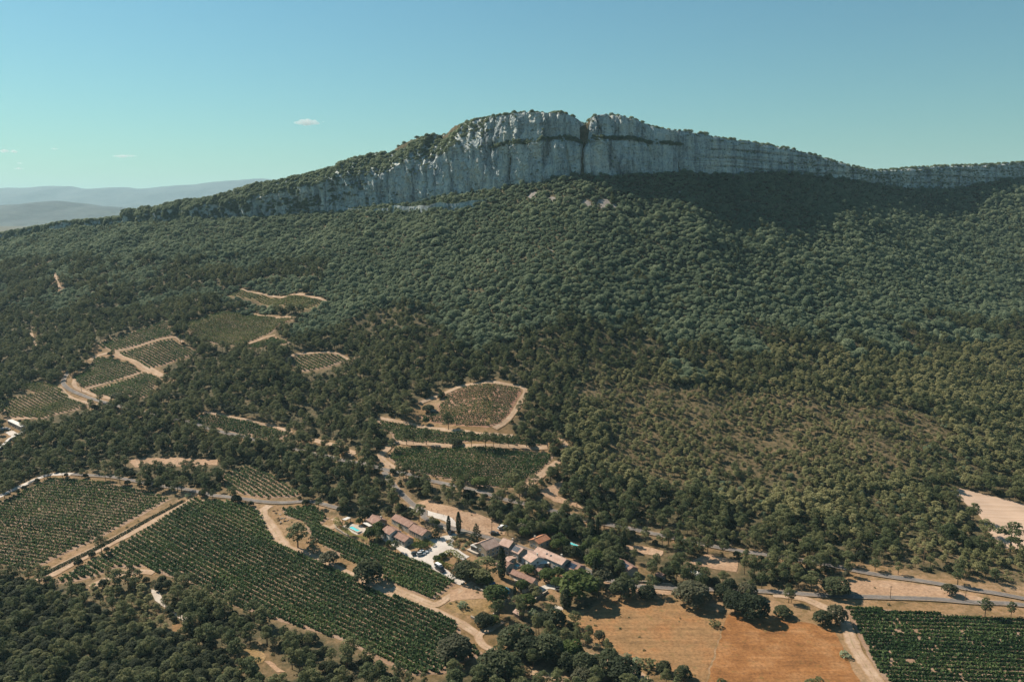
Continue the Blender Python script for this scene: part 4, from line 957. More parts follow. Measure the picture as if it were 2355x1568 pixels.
def drape_ribbon(name, matn, w, pts, lift):
    P = np.array(pts, float)
    # Catmull-Rom through the surveyed points
    Q = []
    E = np.vstack([2 * P[0] - P[1], P, 2 * P[-1] - P[-2]])
    for a in range(1, len(E) - 2):
        p0, p1, p2, p3 = E[a - 1], E[a], E[a + 1], E[a + 2]
        m = max(2, int(np.linalg.norm(p2 - p1) / 2.5))
        for t in np.arange(m) / m:
            Q.append(0.5 * ((2 * p1) + (p2 - p0) * t + (2 * p0 - 5 * p1 + 4 * p2 - p3) * t * t + (3 * p1 - p0 - 3 * p2 + p3) * t ** 3))
    Q.append(E[-2]); Q = np.array(Q)
    T = np.gradient(Q, axis=0); T /= np.linalg.norm(T, axis=1)[:, None] + 1e-9
    N = np.stack([-T[:, 1], T[:, 0]], -1)
    s = np.arange(len(Q))
    rag = 0.0 if matn == 'asphalt' else 0.16
    cols = np.array([-1, -0.5, 0, 0.5, 1]) * w / 2
    V = []
    for j, c in enumerate(cols):
        e = c * (1 + (rag * gnoise(s / 2.3, s * 0 + j * 7.1, hash(name) % 97 + j) * 2 if abs(c) > w * 0.4 else 0))
        p = Q + N * np.asarray(e).reshape(-1, 1) if np.ndim(e) else Q + N * e
        V.append(np.column_stack([p, ground(p[:, 0], p[:, 1]) + lift]))
    V = np.stack(V, 1)
    n, k = V.shape[:2]
    i = (np.arange(n - 1) * k)[:, None] + np.arange(k - 1)[None]
    f = np.stack([i, i + 1, i + 1 + k, i + k], -1).reshape(-1, 4)[:, ::-1]
    me = mesh_np(name, V.reshape(-1, 3), f, MATS[matn], smooth=True)
    at = me.attributes.new('across', 'FLOAT', 'POINT')
    at.data.foreach_set('value', np.tile(np.array([-1, -0.5, 0, 0.5, 1], np.float32), n))
    return me

def drape_poly(name, mat, poly, lift, cell=3.0, rag=0.5):
    """sheet over the ground inside a polygon, with a slightly ragged rim"""
    import bmesh
    P = []
    n = len(poly)
    for i in range(n):
        a = np.array(poly[i]); b = np.array(poly[(i + 1) % n]); m = max(1, int(np.linalg.norm(b - a) / 2.5))
        for t in np.arange(m) / m: P.append(a + (b - a) * t)
    P = np.array(P)
    P = P + rag * np.stack([gnoise(P[:, 0] / 4, P[:, 1] / 4, 3), gnoise(P[:, 0] / 4, P[:, 1] / 4, 4)], -1) * 2
    bm = bmesh.new()
    bm.faces.new([bm.verts.new((p[0], p[1], 0)) for p in P])
    x0, y0 = P.min(0); x1, y1 = P.max(0)
    for ax, lo, hi in ((0, x0, x1), (1, y0, y1)):
        for c in np.arange(lo + cell, hi, cell):
            co = (c, 0, 0) if ax == 0 else (0, c, 0); no = (1, 0, 0) if ax == 0 else (0, 1, 0)
            bmesh.ops.bisect_plane(bm, geom=bm.verts[:] + bm.edges[:] + bm.faces[:], plane_co=co, plane_no=no)
    vv = np.array([v.co[:2] for v in bm.verts])
    zz = ground(vv[:, 0], vv[:, 1]) + lift
    for v, z in zip(bm.verts, zz): v.co.z = z
    bmesh.ops.recalc_face_normals(bm, faces=bm.faces)
    for f_ in bm.faces:
        if f_.normal.z < 0: f_.normal_flip()
    me = bpy.data.meshes.new(name); bm.to_mesh(me); bm.free()
    me.materials.append(mat)
    me.polygons.foreach_set('use_smooth', [True] * len(me.polygons))
    return me

mat_mottled('scree', ((0.16, 0.14, 0.12), (0.22, 0.195, 0.175), (0.28, 0.25, 0.23)), 0.4, fine=1.2, fine_amt=0.35)
mat_mottled('far_wood', ((0.016, 0.028, 0.034), (0.028, 0.042, 0.046), (0.05, 0.065, 0.06)), 0.004, fine=0.02, fine_amt=0.5)
terrain()
cliff()
low_cliff()
far_hill('hill', 'low wooded hill in the haze beyond the mountain', 7000, FARHILL, 20, 1900, 3, 30)
far_hill('mountain_range', 'pale blue mountain range on the horizon', 15500, FARRANGE, 0, 3600, 9, 90)
for k, (n, mt, w, pts) in enumerate(RIBBONS):
    o = obj(n, drape_ribbon(n, mt, w, pts, 0.10 + 0.006 * k if mt != 'asphalt' else 0.40))
    tag(o, {'asphalt': 'grey asphalt road', 'gravel': 'white gravel lane', 'dirt': 'pale dirt track'}[mt], kind='structure')
for k, (n, mt, poly) in enumerate(POLYS):
    tag(obj(n, drape_poly(n, MATS[mt], poly, 0.05 + 0.004 * k)), 'ground of ' + mt.replace('_', ' '), kind='structure')
for k, (x, y, r) in enumerate(SCREE):
    r *= 0.62
    poly = [(x + r * (1.0 + 0.5 * float(gnoise(a * 1.3, k * 3.1, 8))) * math.cos(a) * 0.9, y + r * (1.1 + 0.5 * float(gnoise(a * 1.3, k * 3.1, 9))) * math.sin(a)) for a in np.linspace(0, 6.283, 14, endpoint=False)]
    tag(obj('scree', drape_poly('scree', MATS['scree'], poly, 0.12, 2.5)), 'pale scree patch on the wooded slope', kind='structure')
# ------------------------------------------------------------------ plants
def cards(c, n, s, rng, asp=0.6):
    """leaf sprays: one quad at each centre c with normal n and size s"""
    N = len(c)
    n = n / (np.linalg.norm(n, axis=1)[:, None] + 1e-9)
    a = np.cross(n, rng.normal(size=(N, 3))); a /= np.linalg.norm(a, axis=1)[:, None] + 1e-9
    b = np.cross(n, a)
    s = np.asarray(s).reshape(-1, 1) * np.ones((N, 1))
    k = rng.uniform(0.75, 1.25, (N, 4, 1))
    A = a * s * 0.5; B = b * s * 0.5 * asp
    v = np.stack([c - A * k[:, 0], c - B * k[:, 1], c + A * k[:, 2], c + B * k[:, 3]], 1)
    v[:, 1] += n * s * 0.12; v[:, 3] -= n * s * 0.08
    f = np.arange(N * 4).reshape(N, 4)
    return v.reshape(-1, 3), f

def lobes_to_cards(lobes, per, size, rng, asp=0.7, spread=0.55, up=0.25):
    C = []; Nn = []
    for (cx, cy, cz, rx, ry, rz) in lobes:
        m = max(8, int(per * (rx * ry + ry * rz + rx * rz) / 3))
        d = rng.normal(size=(m * 2, 3)); d /= np.linalg.norm(d, axis=1)[:, None]
        d = d[d[:, 2] > -0.55][:m]
        r = rng.uniform(0.72, 1.06, (len(d), 1))
        C.append(np.array([cx, cy, cz]) + d * r * np.array([rx, ry, rz]))
        Nn.append(d / np.array([rx, ry, rz]) * min(rx, rz) + rng.normal(size=d.shape) * spread + np.array([0, 0, up]))
    C = np.vstack(C); Nn = np.vstack(Nn)
    # drop sprays buried inside other lobes
    keep = np.ones(len(C), bool)
    for (cx, cy, cz, rx, ry, rz) in lobes:
        q = ((C - np.array([cx, cy, cz])) / np.array([rx, ry, rz])) ** 2
        keep &= q.sum(1) > 0.42
    keep &= C[:, 2] > 0.05
    C, Nn = C[keep], Nn[keep]
    return cards(C, Nn, size * rng.uniform(0.7, 1.3, len(C)), rng, asp)

def trunk_mesh(h, r, rng, bend=0.4, branches=5, top=0.9, span=1.2, name='trunk'):
    mb = MB()
    n = 5; pts = []
    bx, by = rng.normal(size=2) * bend
    for i in range(n + 1):
        t = i / n
        pts.append((bx * t * t, by * t * t, -0.6 + (h * top + 0.6) * t))
    for i in range(n):
        mb.tube(pts[i], pts[i + 1], r * (1 - 0.75 * i / n), r * (1 - 0.75 * (i + 1) / n), 6)
    for k in range(branches):
        t = rng.uniform(0.45, 0.9); a = rng.uniform(0, 2 * math.pi)
        p = np.array([bx * t * t, by * t * t, h * top * t])
        e = p + np.array([math.cos(a), math.sin(a), rng.uniform(0.3, 0.9)]) * span * rng.uniform(0.6, 1.1)
        mb.tube(p, e, r * 0.35, r * 0.12, 4)
    me = bpy.data.meshes.new(name); me.from_pydata(mb.v, [], mb.f); me.update(); me.materials.append(MATS['bark'])
    return me

def pine_crown(seed, dens=1.0, size=0.54, slim=1.0):
    rng = np.random.default_rng(seed)
    H = 9.5; lobes = []
    k = 22
    for i in range(k):
        t = (i + rng.uniform(0, 0.9)) / k                   # 0 bottom of crown .. 1 top
        z = H * (0.40 + 0.56 * t)
        env = 2.5 * slim * (math.sin(math.pi * (0.20 + 0.72 * t)) ** 0.8) * (0.85 if t < 0.15 else 1)
        a = rng.uniform(0, 2 * math.pi); r = env * math.sqrt(rng.uniform(0.05, 1.0)) * rng.uniform(0.8, 1.1)
        R_ = rng.uniform(0.55, 1.15) * (1.0 if t < 0.8 else 0.85) * (0.6 + 0.4 * slim)
        lobes.append((r * math.cos(a), r * math.sin(a), z, R_ * 1.12, R_ * 1.12, R_ * 0.78))
    lobes.append((0, 0, H * 0.93, 0.95 * slim, 0.95 * slim, 0.9))
    return lobes_to_cards(lobes, 80 * dens, size / math.sqrt(dens), rng, 0.55, 0.7, 0.7)

def oak_crown(seed, dens=1.0, size=0.54, H=5.5, W=5.6, low=0.12):
    rng = np.random.default_rng(seed)
    lobes = []; k = 26
    for i in range(k):
        u = (i + 0.5) / k
        cz = 1 - u * 1.15; a = i * 2.39996 + rng.uniform(-0.5, 0.5)
        rr = math.sqrt(max(0, 1 - cz * cz))
        R_ = rng.uniform(0.11, 0.26) * W
        x = rr * math.cos(a) * (W / 2 - R_ * 0.75) * rng.uniform(0.85, 1.1); y = rr * math.sin(a) * (W / 2 - R_ * 0.75) * rng.uniform(0.85, 1.1)
        z = H * (low + (0.88 - low) * max(0.0, 0.42 + 0.5 * cz)) + rng.uniform(-0.25, 0.25)
        lobes.append((x, y, z, R_, R_, R_ * 0.85 * H / 5.5 * 5.6 / W))
    return lobes_to_cards(lobes, 82 * dens * (5.6 / W) ** 2, size / math.sqrt(dens), rng, 0.7, 0.62, 0.9)

def broad_crown(seed, dens=1.0, size=0.65):
    return oak_crown(seed, dens, size, 6.0, 6.0, 0.25)

def shrub_crown(seed, dens=1.0, size=0.42):
    rng = np.random.default_rng(seed)
    lobes = []
    for i in range(7):
        a = rng.uniform(0, 6.28); r = rng.uniform(0, 0.75); R_ = rng.uniform(0.4, 0.75)
        lobes.append((r * math.cos(a), r * math.sin(a), rng.uniform(0.25, 0.85), R_, R_, R_ * 0.75))
    return lobes_to_cards(lobes, 95 * dens, size / math.sqrt(dens), rng, 0.6, 0.6, 0.7)

def cypress_crown(seed, H=10.0, W=2.0, tip=0.6):
    rng = np.random.default_rng(seed)
    n = 1500
    t = rng.uniform(0.02, 1, n); a = rng.uniform(0, 2 * math.pi, n)
    r = W / 2 * np.clip(np.sin(np.pi * np.clip(t * 0.86 + 0.11, 0, 1)) ** tip, 0.05, 1) * rng.uniform(0.8, 1.08, n) * (1 + 0.15 * np.sin(5 * a + t * 9))
    c = np.stack([r * np.cos(a), r * np.sin(a), 0.2 + t * H * 0.98], -1)
    nn = np.stack([np.cos(a), np.sin(a), 0.25 + 0 * a], -1) + rng.normal(size=(n, 3)) * 0.4
    v, f = cards(c, nn, 0.55 * rng.uniform(0.7, 1.2, n), rng, 0.5)
    return v, f

def conifer_crown(seed):
    rng = np.random.default_rng(seed); lobes = []
    for i in range(16):
        t = i / 16; a = i * 2.4 + rng.uniform(-.4, .4); r = 2.1 * (1 - t) ** 0.8
        lobes.append((r * .7 * math.cos(a), r * .7 * math.sin(a), 0.8 + 7.6 * t, 0.55 + r * .38, 0.55 + r * .38, 0.7))
    lobes.append((0, 0, 8.6, 0.4, 0.4, 0.8))
    return lobes_to_cards(lobes, 70, 0.55, rng, 0.6, 0.5, 0.1)

def crown_me(name, vf, mat): return mesh_np(name, vf[0], vf[1], MATS[mat])

# prototypes: native height / width, list of (crown mesh, trunk mesh)
PROTO = {}
def proto(kind, H, W, items): PROTO[kind] = (H, W, items)
_r = np.random.default_rng(3)
proto('pine', 9.5, 5.4, [(crown_me('crown', pine_crown(s), 'pine_leaf'), trunk_mesh(9.5, 0.20, _r, 0.35)) for s in (1, 2, 3, 4, 5, 6)])
proto('young', 6.0, 2.9, [(crown_me('crown', (lambda v: (v[0] * np.array([0.72, 0.72, 0.64]), v[1]))(pine_crown(20 + s, 0.8, 0.6, 0.78)), 'young_pine_leaf'), trunk_mesh(6.0, 0.12, _r, 0.2, 3)) for s in (1, 2, 3, 4)])
proto('oak', 5.5, 5.6, [(crown_me('crown', oak_crown(40 + s), 'oak_leaf'), trunk_mesh(4.5, 0.22, _r, 0.3, 4, 0.8)) for s in range(5)])
proto('dark_oak', 5.5, 5.6, [(crown_me('crown', oak_crown(60 + s, 1.3, 0.6, 5.5, 5.6, 0.05), 'dark_oak_leaf'), trunk_mesh(4.5, 0.24, _r, 0.3, 4, 0.8)) for s in range(3)])
proto('mid_oak', 5.5, 5.6, [(crown_me('crown', oak_crown(70 + s, 1.1, 0.54), 'pine_leaf'), trunk_mesh(4.5, 0.22, _r, 0.3, 4, 0.8)) for s in range(4)])
proto('grey_oak', 5.5, 5.6, [(crown_me('crown', oak_crown(80 + s, 1.2, 0.6), 'grey_leaf'), trunk_mesh(4.5, 0.24, _r, 0.3, 4, 0.8)) for s in range(2)])
proto('broadleaf', 6.0, 6.0, [(crown_me('crown', broad_crown(90 + s), 'broad_leaf'), trunk_mesh(5.0, 0.22, _r, 0.3, 5, 0.85)) for s in range(4)])
proto('grey_broadleaf', 6.0, 6.0, [(crown_me('crown', broad_crown(98 + s, 0.7), 'grey_leaf'), trunk_mesh(5.0, 0.18, _r, 0.3, 5, 0.85)) for s in range(2)])
proto('shrub', 1.5, 2.3, [(crown_me('crown', shrub_crown(110 + s), 'shrub_leaf'), trunk_mesh(0.9, 0.05, _r, 0.2, 4, 0.8, 0.5, 'stem')) for s in range(4)])
proto('green_shrub', 1.5, 2.3, [(crown_me('crown', shrub_crown(120 + s, 1.4), 'oak_leaf'), trunk_mesh(0.9, 0.05, _r, 0.2, 4, 0.8, 0.5, 'stem')) for s in range(3)])
proto('straw_shrub', 1.5, 2.3, [(crown_me('crown', shrub_crown(130, 1.4), 'straw_leaf'), trunk_mesh(0.9, 0.05, _r, 0.2, 4, 0.8, 0.5, 'stem'))])
proto('cypress', 10.0, 2.0, [(crown_me('crown', cypress_crown(140 + s), 'cypress_leaf'), trunk_mesh(3, 0.15, _r, 0.02, 0)) for s in range(2)])
proto('conifer', 9.0, 4.6, [(crown_me('crown', conifer_crown(150), 'cypress_leaf'), trunk_mesh(7, 0.16, _r, 0.05, 0))])

NAMES = {'pine': ('pine_tree', 'pine tree'), 'young': ('young_pine_tree', 'pine tree'), 'oak': ('oak_tree', 'oak tree'), 'dark_oak': ('oak_tree', 'oak tree'), 'grey_oak': ('oak_tree', 'oak tree'), 'mid_oak': ('oak_tree', 'oak tree'),
         'broadleaf': ('broadleaf_tree', 'tree'), 'grey_broadleaf': ('broadleaf_tree', 'tree'), 'shrub': ('shrub', 'shrub'), 'green_shrub': ('shrub', 'shrub'), 'straw_shrub': ('shrub', 'shrub'),
         'cypress': ('cypress_tree', 'cypress'), 'conifer': ('conifer_tree', 'conifer')}
def plant(kind, x, y, h, w, rz, pick, label, group=None, z=None):
    H, W, items = PROTO[kind]
    cm, tm = items[pick % len(items)]
    nm, cat = NAMES[kind]
    o = empty(nm, (x, y, float(ground(x, y)) if z is None else z), rz)
    o.scale = (w / W, w / W, h / H)
    tag(o, label, cat, group)
    obj('crown', cm, o); obj(tm.name.split('.')[0], tm, o)
    return o

def lone_kind(k, lb):
    if k == 'oak': return 'grey_oak' if 'grey' in lb or 'spreading' in lb else 'dark_oak'
    if k == 'broadleaf': return 'grey_broadleaf' if any(w in lb for w in ('grey', 'silver', 'pale', 'twiggy')) else 'broadleaf'
    if k == 'shrub': return 'straw_shrub' if 'straw' in lb else 'shrub' if 'pale' in lb else 'green_shrub'
    return k
for i, (k, x, y, h, w, lb) in enumerate(LONE):
    plant(lone_kind(k, lb), x, y, h, w, i * 1.7, i, lb)
LX = np.array([l[1] for l in LONE]); LY = np.array([l[2] for l in LONE]); LW = np.array([l[4] for l in LONE])

# ---- garden trees round the houses
_g = np.random.default_rng(77)
GX = []
for gi, P in enumerate(GARDENS):
    a = np.array(P); lo, hi = a.min(0), a.max(0); n = 0; tries = 0
    pools = [np.mean(MISC[k], axis=0) for k in ('pool_garden', 'pool_small', 'pool_long')]
    while n < (26, 16, 6)[gi] and tries < 900:
        tries += 1
        q = _g.uniform(lo, hi)
        if not inside(P, q[:1], q[1:])[0]: continue
        if any(np.hypot(q[0] - h[1], q[1] - h[2]) < max(h[4], h[5]) * 0.62 + 2 for h in HOUSES) or any(np.hypot(*(q - p)) < 6 for p in pools): continue
        if any(np.hypot(*(q - g)) < 3.2 for g in GX) or any(near_line(r[3], q[:1], q[1:], r[2] / 2 + 1.2)[0] for r in RIBBONS): continue
        k = ('broadleaf', 'broadleaf', 'dark_oak', 'grey_broadleaf', 'pine')[int(_g.integers(0, 5))]
        s = _g.uniform(0.65, 1.1)
        what = {'broadleaf': 'leafy green tree', 'dark_oak': 'dark rounded oak', 'grey_broadleaf': 'grey green tree', 'pine': 'garden pine'}[k]
        plant(k, q[0], q[1], 5.6 * s * (1.3 if k == 'pine' else 1), 5.4 * s, _g.uniform(0, 6), n, what + (' in the garden around the turquoise pool', ' in the grove behind the orange roofed house', ' at the foot of the hedge by the wide pine')[gi], 'garden trees of the hamlet')
        GX.append(q); n += 1

# ---- the woods: positions
def jitter_grid(x0, x1, y0, y1, cell, rng):
    gx, gy = np.meshgrid(np.arange(x0, x1, cell), np.arange(y0, y1, cell))
    gx = gx + (np.arange(gx.shape[0]) % 2)[:, None] * cell * 0.5
    return (gx + rng.uniform(-0.48, 0.48, gx.shape) * cell).ravel(), (gy + rng.uniform(-0.48, 0.48, gy.shape) * cell).ravel()

def in_frame(x, y, mx=150.0):
    return np.abs(x) < 0.66 * np.abs(y) + mx

WOOD = []          # rows: x, y, z, kind index, scale_h, scale_w, rot, pick
KINDS = ['pine', 'young', 'oak', 'shrub', 'green_shrub', 'dark_oak', 'mid_oak']
def put(x, y, kind, h, w, rng, z=None):
    H, W, items = PROTO[kind]
    n = len(x)
    z = ground(x, y) if z is None else z
    WOOD.append(np.column_stack([x, y, z, np.full(n, KINDS.index(kind)), h / H, w / W, rng.uniform(0, 6.283, n), rng.integers(0, len(items), n)]))

rng = np.random.default_rng(5)
def scatter_woods():
    # candidates on a fine grid; the kind depends on where they stand
    x, y = jitter_grid(-1000, 1080, 190, 1420, 3.05, rng)
    d = cliff_dist(x, y)
    m = in_frame(x, y) & (d > 3) & ((x > -760) | (y < 1330))
    x, y, d = x[m], y[m], d[m]
    op = open_land(x, y, 0.9)
    rr = np.hypot(x, y)
    for v in VINEYARDS:                                     # open margins on the valley side of the vines
        far = np.hypot(*np.mean(v[1], axis=0))
        for sft in ((4, 8) if far < 430 else (4, 8, 12)): op |= inside(v[1], x * (1 + sft / rr), y * (1 + sft / rr))
    for n_, mt, p in POLYS:
        if mt in ('stubble', 'sand'):
            for sft in (5, 10): op |= inside(p, x * (1 + sft / rr), y * (1 + sft / rr))
    for a, b, r in zip(LX, LY, LW): op |= (x - a) ** 2 + (y - b) ** 2 < (0.42 * r + 1.2) ** 2
    x, y, d = x[~op], y[~op], d[~op]
    n1 = fbm(x / 55.0, y / 55.0, 201, 3); n2 = gnoise(x / 18.0, y / 18.0, 207); n3 = fbm(x / 120.0, y / 120.0, 215, 2)
    u = rng.uniform(0, 1, len(x))
    sp = np.zeros(len(x), bool)
    wx = x + 22 * gnoise(x / 30, y / 30, 1) + 6 * gnoise(x / 9, y / 9, 3); wy = y + 22 * gnoise(x / 30, y / 30, 2) + 6 * gnoise(x / 9, y / 9, 4)
    for p in SPARSE: sp |= inside(p, wx, wy)
    mq = np.zeros(len(x), bool)
    for p in MAQUIS: mq |= inside(p, x, y)
    yg = np.zeros(len(x), bool)
    for p in YOUNG: yg |= inside(p, wx, wy)
    upper = d < 255 + 70 * n1 + 60 * n3 + 0.05 * np.clip(-x, 0, 500)
    westpine = (x < -190) & (d > 120) & (n1 + 0.5 * n2 > -0.05)
    upper &= ~westpine
    bare = np.zeros(len(x), bool)
    for (bx, by, br) in SCREE: bare |= (x - bx) ** 2 + ((y - by) * 0.8) ** 2 < br * br * 0.5 * (1 + 0.8 * n2)
    keep = ~bare
    # closed oak wood on the slope
    k = upper & keep & ~sp & ~mq & (u < 0.93 + 0.2 * n2)
    s = rng.uniform(0.5, 1.3, k.sum()) * (1 + 0.35 * n1[k])
    s = s * np.where(rng.uniform(0, 1, k.sum()) < 0.08, 1.5, 1.0)
    put(x[k], y[k], 'oak', 3.3 * s * rng.uniform(0.7, 1.4, k.sum()), 4.1 * s * rng.uniform(0.75, 1.3, k.sum()), rng)
    k2 = upper & keep & ~sp & ~mq & (rng.uniform(0, 1, len(x)) < 0.035 + 0.06 * n1)
    put(x[k2], y[k2], 'pine', rng.uniform(4.5, 7.5, k2.sum()), rng.uniform(3.2, 4.6, k2.sum()), rng)
    # maquis of low oaks in the near corner
    k = mq & keep & (u < 0.9)
    s = rng.uniform(0.55, 1.0, k.sum())
    h_ = rng.uniform(0, 1, k.sum()) < 0.6
    put(x[k][h_], y[k][h_], 'dark_oak', 4.4 * s[h_], 5.0 * s[h_], rng)
    put(x[k][~h_], y[k][~h_], 'mid_oak', 4.0 * s[~h_], 4.6 * s[~h_], rng)
    k = mq & keep & (u > 0.90)
    s = rng.uniform(0.75, 1.05, k.sum())
    put(x[k], y[k], 'pine', 8.6 * s, 5.4 * s, rng)
    rest = keep & ~upper & ~mq & ~sp
    # pine wood
    pw = rest & ~yg & (u < 0.28 + 0.32 * n2)
    s = rng.uniform(0.65, 1.12, pw.sum()) * (1 + 0.18 * n1[pw])
    put(x[pw], y[pw], 'pine', 8.8 * s, 5.3 * s * rng.uniform(0.85, 1.2, pw.sum()), rng)
    ow = rest & ~yg & ~pw & (u < 0.50 + 0.3 * n1)
    s = rng.uniform(0.5, 1.0, ow.sum())
    put(x[ow], y[ow], 'dark_oak', 4.2 * s, 4.6 * s, rng)
    # young pines and scrub
    yp = rest & yg & (u < 0.46 + 0.5 * n1 + 0.3 * n2)
    s = rng.uniform(0.6, 1.2, yp.sum()) * (1 + 0.35 * n1[yp] + 0.25 * n3[yp])
    put(x[yp], y[yp], 'young', 6.0 * s, 3.5 * s * rng.uniform(0.9, 1.25, yp.sum()), rng)
    bp = rest & yg & ~yp & (u < 0.53 + 0.4 * n3)
    s = rng.uniform(0.6, 1.05, bp.sum())
    put(x[bp], y[bp], 'pine', 7.6 * s, 4.8 * s, rng)
    oy = rest & yg & ~yp & ~bp & (u > 0.9)
    s = rng.uniform(0.5, 0.9, oy.sum())
    put(x[oy], y[oy], 'oak', 3.8 * s, 4.4 * s, rng)
    q = keep & sp & (u < 0.45 + 0.8 * n2 + 0.7 * n1)
    s = rng.uniform(0.4, 1.0, q.sum())
    put(x[q], y[q], 'young', 5.6 * s, 3.5 * s, rng)
    # pines lining the roads
    for ri, x0, x1, gap in ((0, 45, 128, 6.5), (1, -10, 150, 5.0), (1, -420, -20, 6.0)):
        P = np.array(RIBBONS[ri][3]); wd = RIBBONS[ri][2]
        for a, b in zip(P[:-1], P[1:]):
            L = np.linalg.norm(b - a); m = int(L / gap)
            if m < 1: continue
            t = rng.uniform(0, 1, m * 2); sd = rng.choice([-1, 1], m * 2)
            nn = np.array([-(b - a)[1], (b - a)[0]]) / L
            q = a + (b - a) * t[:, None] + nn * (sd * rng.uniform(wd / 2 + 1.2, wd / 2 + 7, m * 2))[:, None]
            ok = (q[:, 0] > x0) & (q[:, 0] < x1) & (rng.uniform(0, 1, m * 2) < 0.55)
            for v in VINEYARDS: ok &= ~inside(v[1], q[:, 0], q[:, 1])
            for h in HOUSES: ok &= np.hypot(q[:, 0] - h[1], q[:, 1] - h[2]) > max(h[4], h[5]) * 0.7 + 2
            for n_, k_, w_, pt in RIBBONS: ok &= ~near_line(pt, q[:, 0], q[:, 1], w_ / 2 + 0.6)
            q = q[ok]
            if len(q):
                s = rng.uniform(0.6, 1.05, len(q)); put(q[:, 0], q[:, 1], 'pine', 8.2 * s, 5.0 * s, rng)
    # low scrub between the trees, and on open verges
    x, y = jitter_grid(-420, 430, 200, 640, 2.6, rng)
    m = in_frame(x, y, 30); x, y = x[m], y[m]
    op = open_land(x, y, 1.0)
    sp = np.zeros(len(x), bool)
    for p in SPARSE + YOUNG: sp |= inside(p, x, y)
    n2 = gnoise(x / 14.0, y / 14.0, 307); u = rng.uniform(0, 1, len(x))
    k = ~op & ((sp & (u < 0.72 + 0.4 * n2)) | (~sp & (u < 0.13 + 0.3 * n2)))
    s = rng.uniform(0.45, 1.15, k.sum())
    put(x[k], y[k], 'shrub', 1.35 * s, 2.2 * s, rng)
    fld = np.zeros(len(x), bool)
    for v in VINEYARDS: fld |= inside(v[1], x, y)
    for n_, mt, p in POLYS:
        fld |= inside(p, x, y) & np.array(mt not in ('meadow', 'sand', 'dry_grass'))
    for n_, mt, w, pts in RIBBONS: fld |= near_line(pts, x, y, w / 2 + 0.8)
    for h in HOUSES: fld |= (x - h[1]) ** 2 + (y - h[2]) ** 2 < (max(h[4], h[5]) * 0.75) ** 2
    k = op & ~fld & (u < 0.035 + 0.22 * np.clip(n2 - 0.05, 0, 1))
    s = rng.uniform(0.3, 0.8, k.sum())
    put(x[k], y[k], 'shrub', 1.2 * s, 2.0 * s, rng)

def scatter_crest():
    # trees on the plateau behind the rim, and in the ledges and gullies of the rock
    xs = rng.uniform(-1000, 1020, 5600); back = rng.uniform(0.0, 60.0, 5600)
    X, Y, Z = cliff_surface(xs, np.full(len(xs), 0.995))
    py = Y + back; pz = np.where(back < 14, Z - 0.6, ground(X, py) + 0.2)
    n = fbm(xs / 30.0, back / 20.0, 401, 2)
    k = (n > -0.32)
    s = rng.uniform(0.5, 1.0, k.sum())
    put(X[k], py[k], 'oak', 4.6 * s, 5.6 * s, rng, np.maximum(pz[k], 0) - 0.4)
    # on the face
    N = 40000
    xs = rng.uniform(-1000, 1020, N); ts = rng.uniform(0.02, 0.98, N)
    X, Y, Z = cliff_surface(xs, ts)
    X1, Y1, Z1 = cliff_surface(xs, ts + 0.02)
    run = (Y1 - Y) / np.maximum(Z1 - Z, 0.05)              # how far the face leans back
    h = cliff_top(xs) - cliff_base(xs)
    west = np.clip((-xs - 90) / 170.0, 0, 1)
    east = np.clip((xs - 230) / 150.0, 0, 1)
    n = fbm(xs / 26.0, Z / 16.0, 411, 3)
    ww = west_w(xs) * np.clip((ts - 0.56) / 0.15, 0, 1)
    want = 0.95 - np.maximum(0.68 * west, 0.80 * ww) - 0.50 * east - 0.38 * np.clip((xs - 330) / 120.0, 0, 1)
    k = (run + 0.9 * n > want) & (rng.uniform(0, 1, N) < 0.34 + 0.42 * np.maximum(west, ww))
    led = (np.abs(xs - 75) < 115) & (np.abs(ts - np.interp(xs, [-60, 20, 80, 140, 190], [0.57, 0.61, 0.61, 0.63, 0.67])) < 0.028) & (rng.uniform(0, 1, N) < 0.85)
    k |= led
    s = rng.uniform(0.35, 0.85, k.sum()) * (1 + 0.85 * np.maximum(west, ww)[k])
    put(X[k], Y[k] + 0.4, 'oak', 3.2 * s, 3.9 * s, rng, Z[k] - 0.8)
    # trees along the ledge between the two tiers
    m = 620
    xs = rng.uniform(-25, 188, m)
    tl = np.interp(xs, [-60, 20, 80, 140, 190], [0.56, 0.60, 0.60, 0.62, 0.66]) + rng.uniform(0.0, 0.045, m)
    tl = tl + 0.07 * gnoise(xs / 26.0, xs * 0 + 0.7, 58)
    kk = gnoise(xs / 9.0, xs * 0 + 2.2, 72) > -0.22
    xs, tl = xs[kk], tl[kk]; m = len(xs)
    X, Y, Z = cliff_surface(xs, tl)
    s = rng.uniform(0.35, 1.0, m)
    put(X, Y - 0.5, 'oak', 3.6 * s, 4.4 * s, rng, Z - 1.2)
    # on the low band's ledge
    P = np.array(LOWBAND); m = 700
    i = rng.uniform(0, len(P) - 1.01, m); a = np.floor(i).astype(int); t = i - a
    q = P[a] * (1 - t)[:, None] + P[a + 1] * t[:, None]
    yy = q[:, 1] + rng.uniform(2.5, 20, m)
    s = rng.uniform(0.4, 0.85, m)
    put(q[:, 0], yy, 'oak', 3.4 * s, 4.2 * s, rng, np.maximum(ground(q[:, 0], yy), q[:, 2] + 4.0) - 0.4)

scatter_woods()
scatter_crest()
A = np.vstack(WOOD)

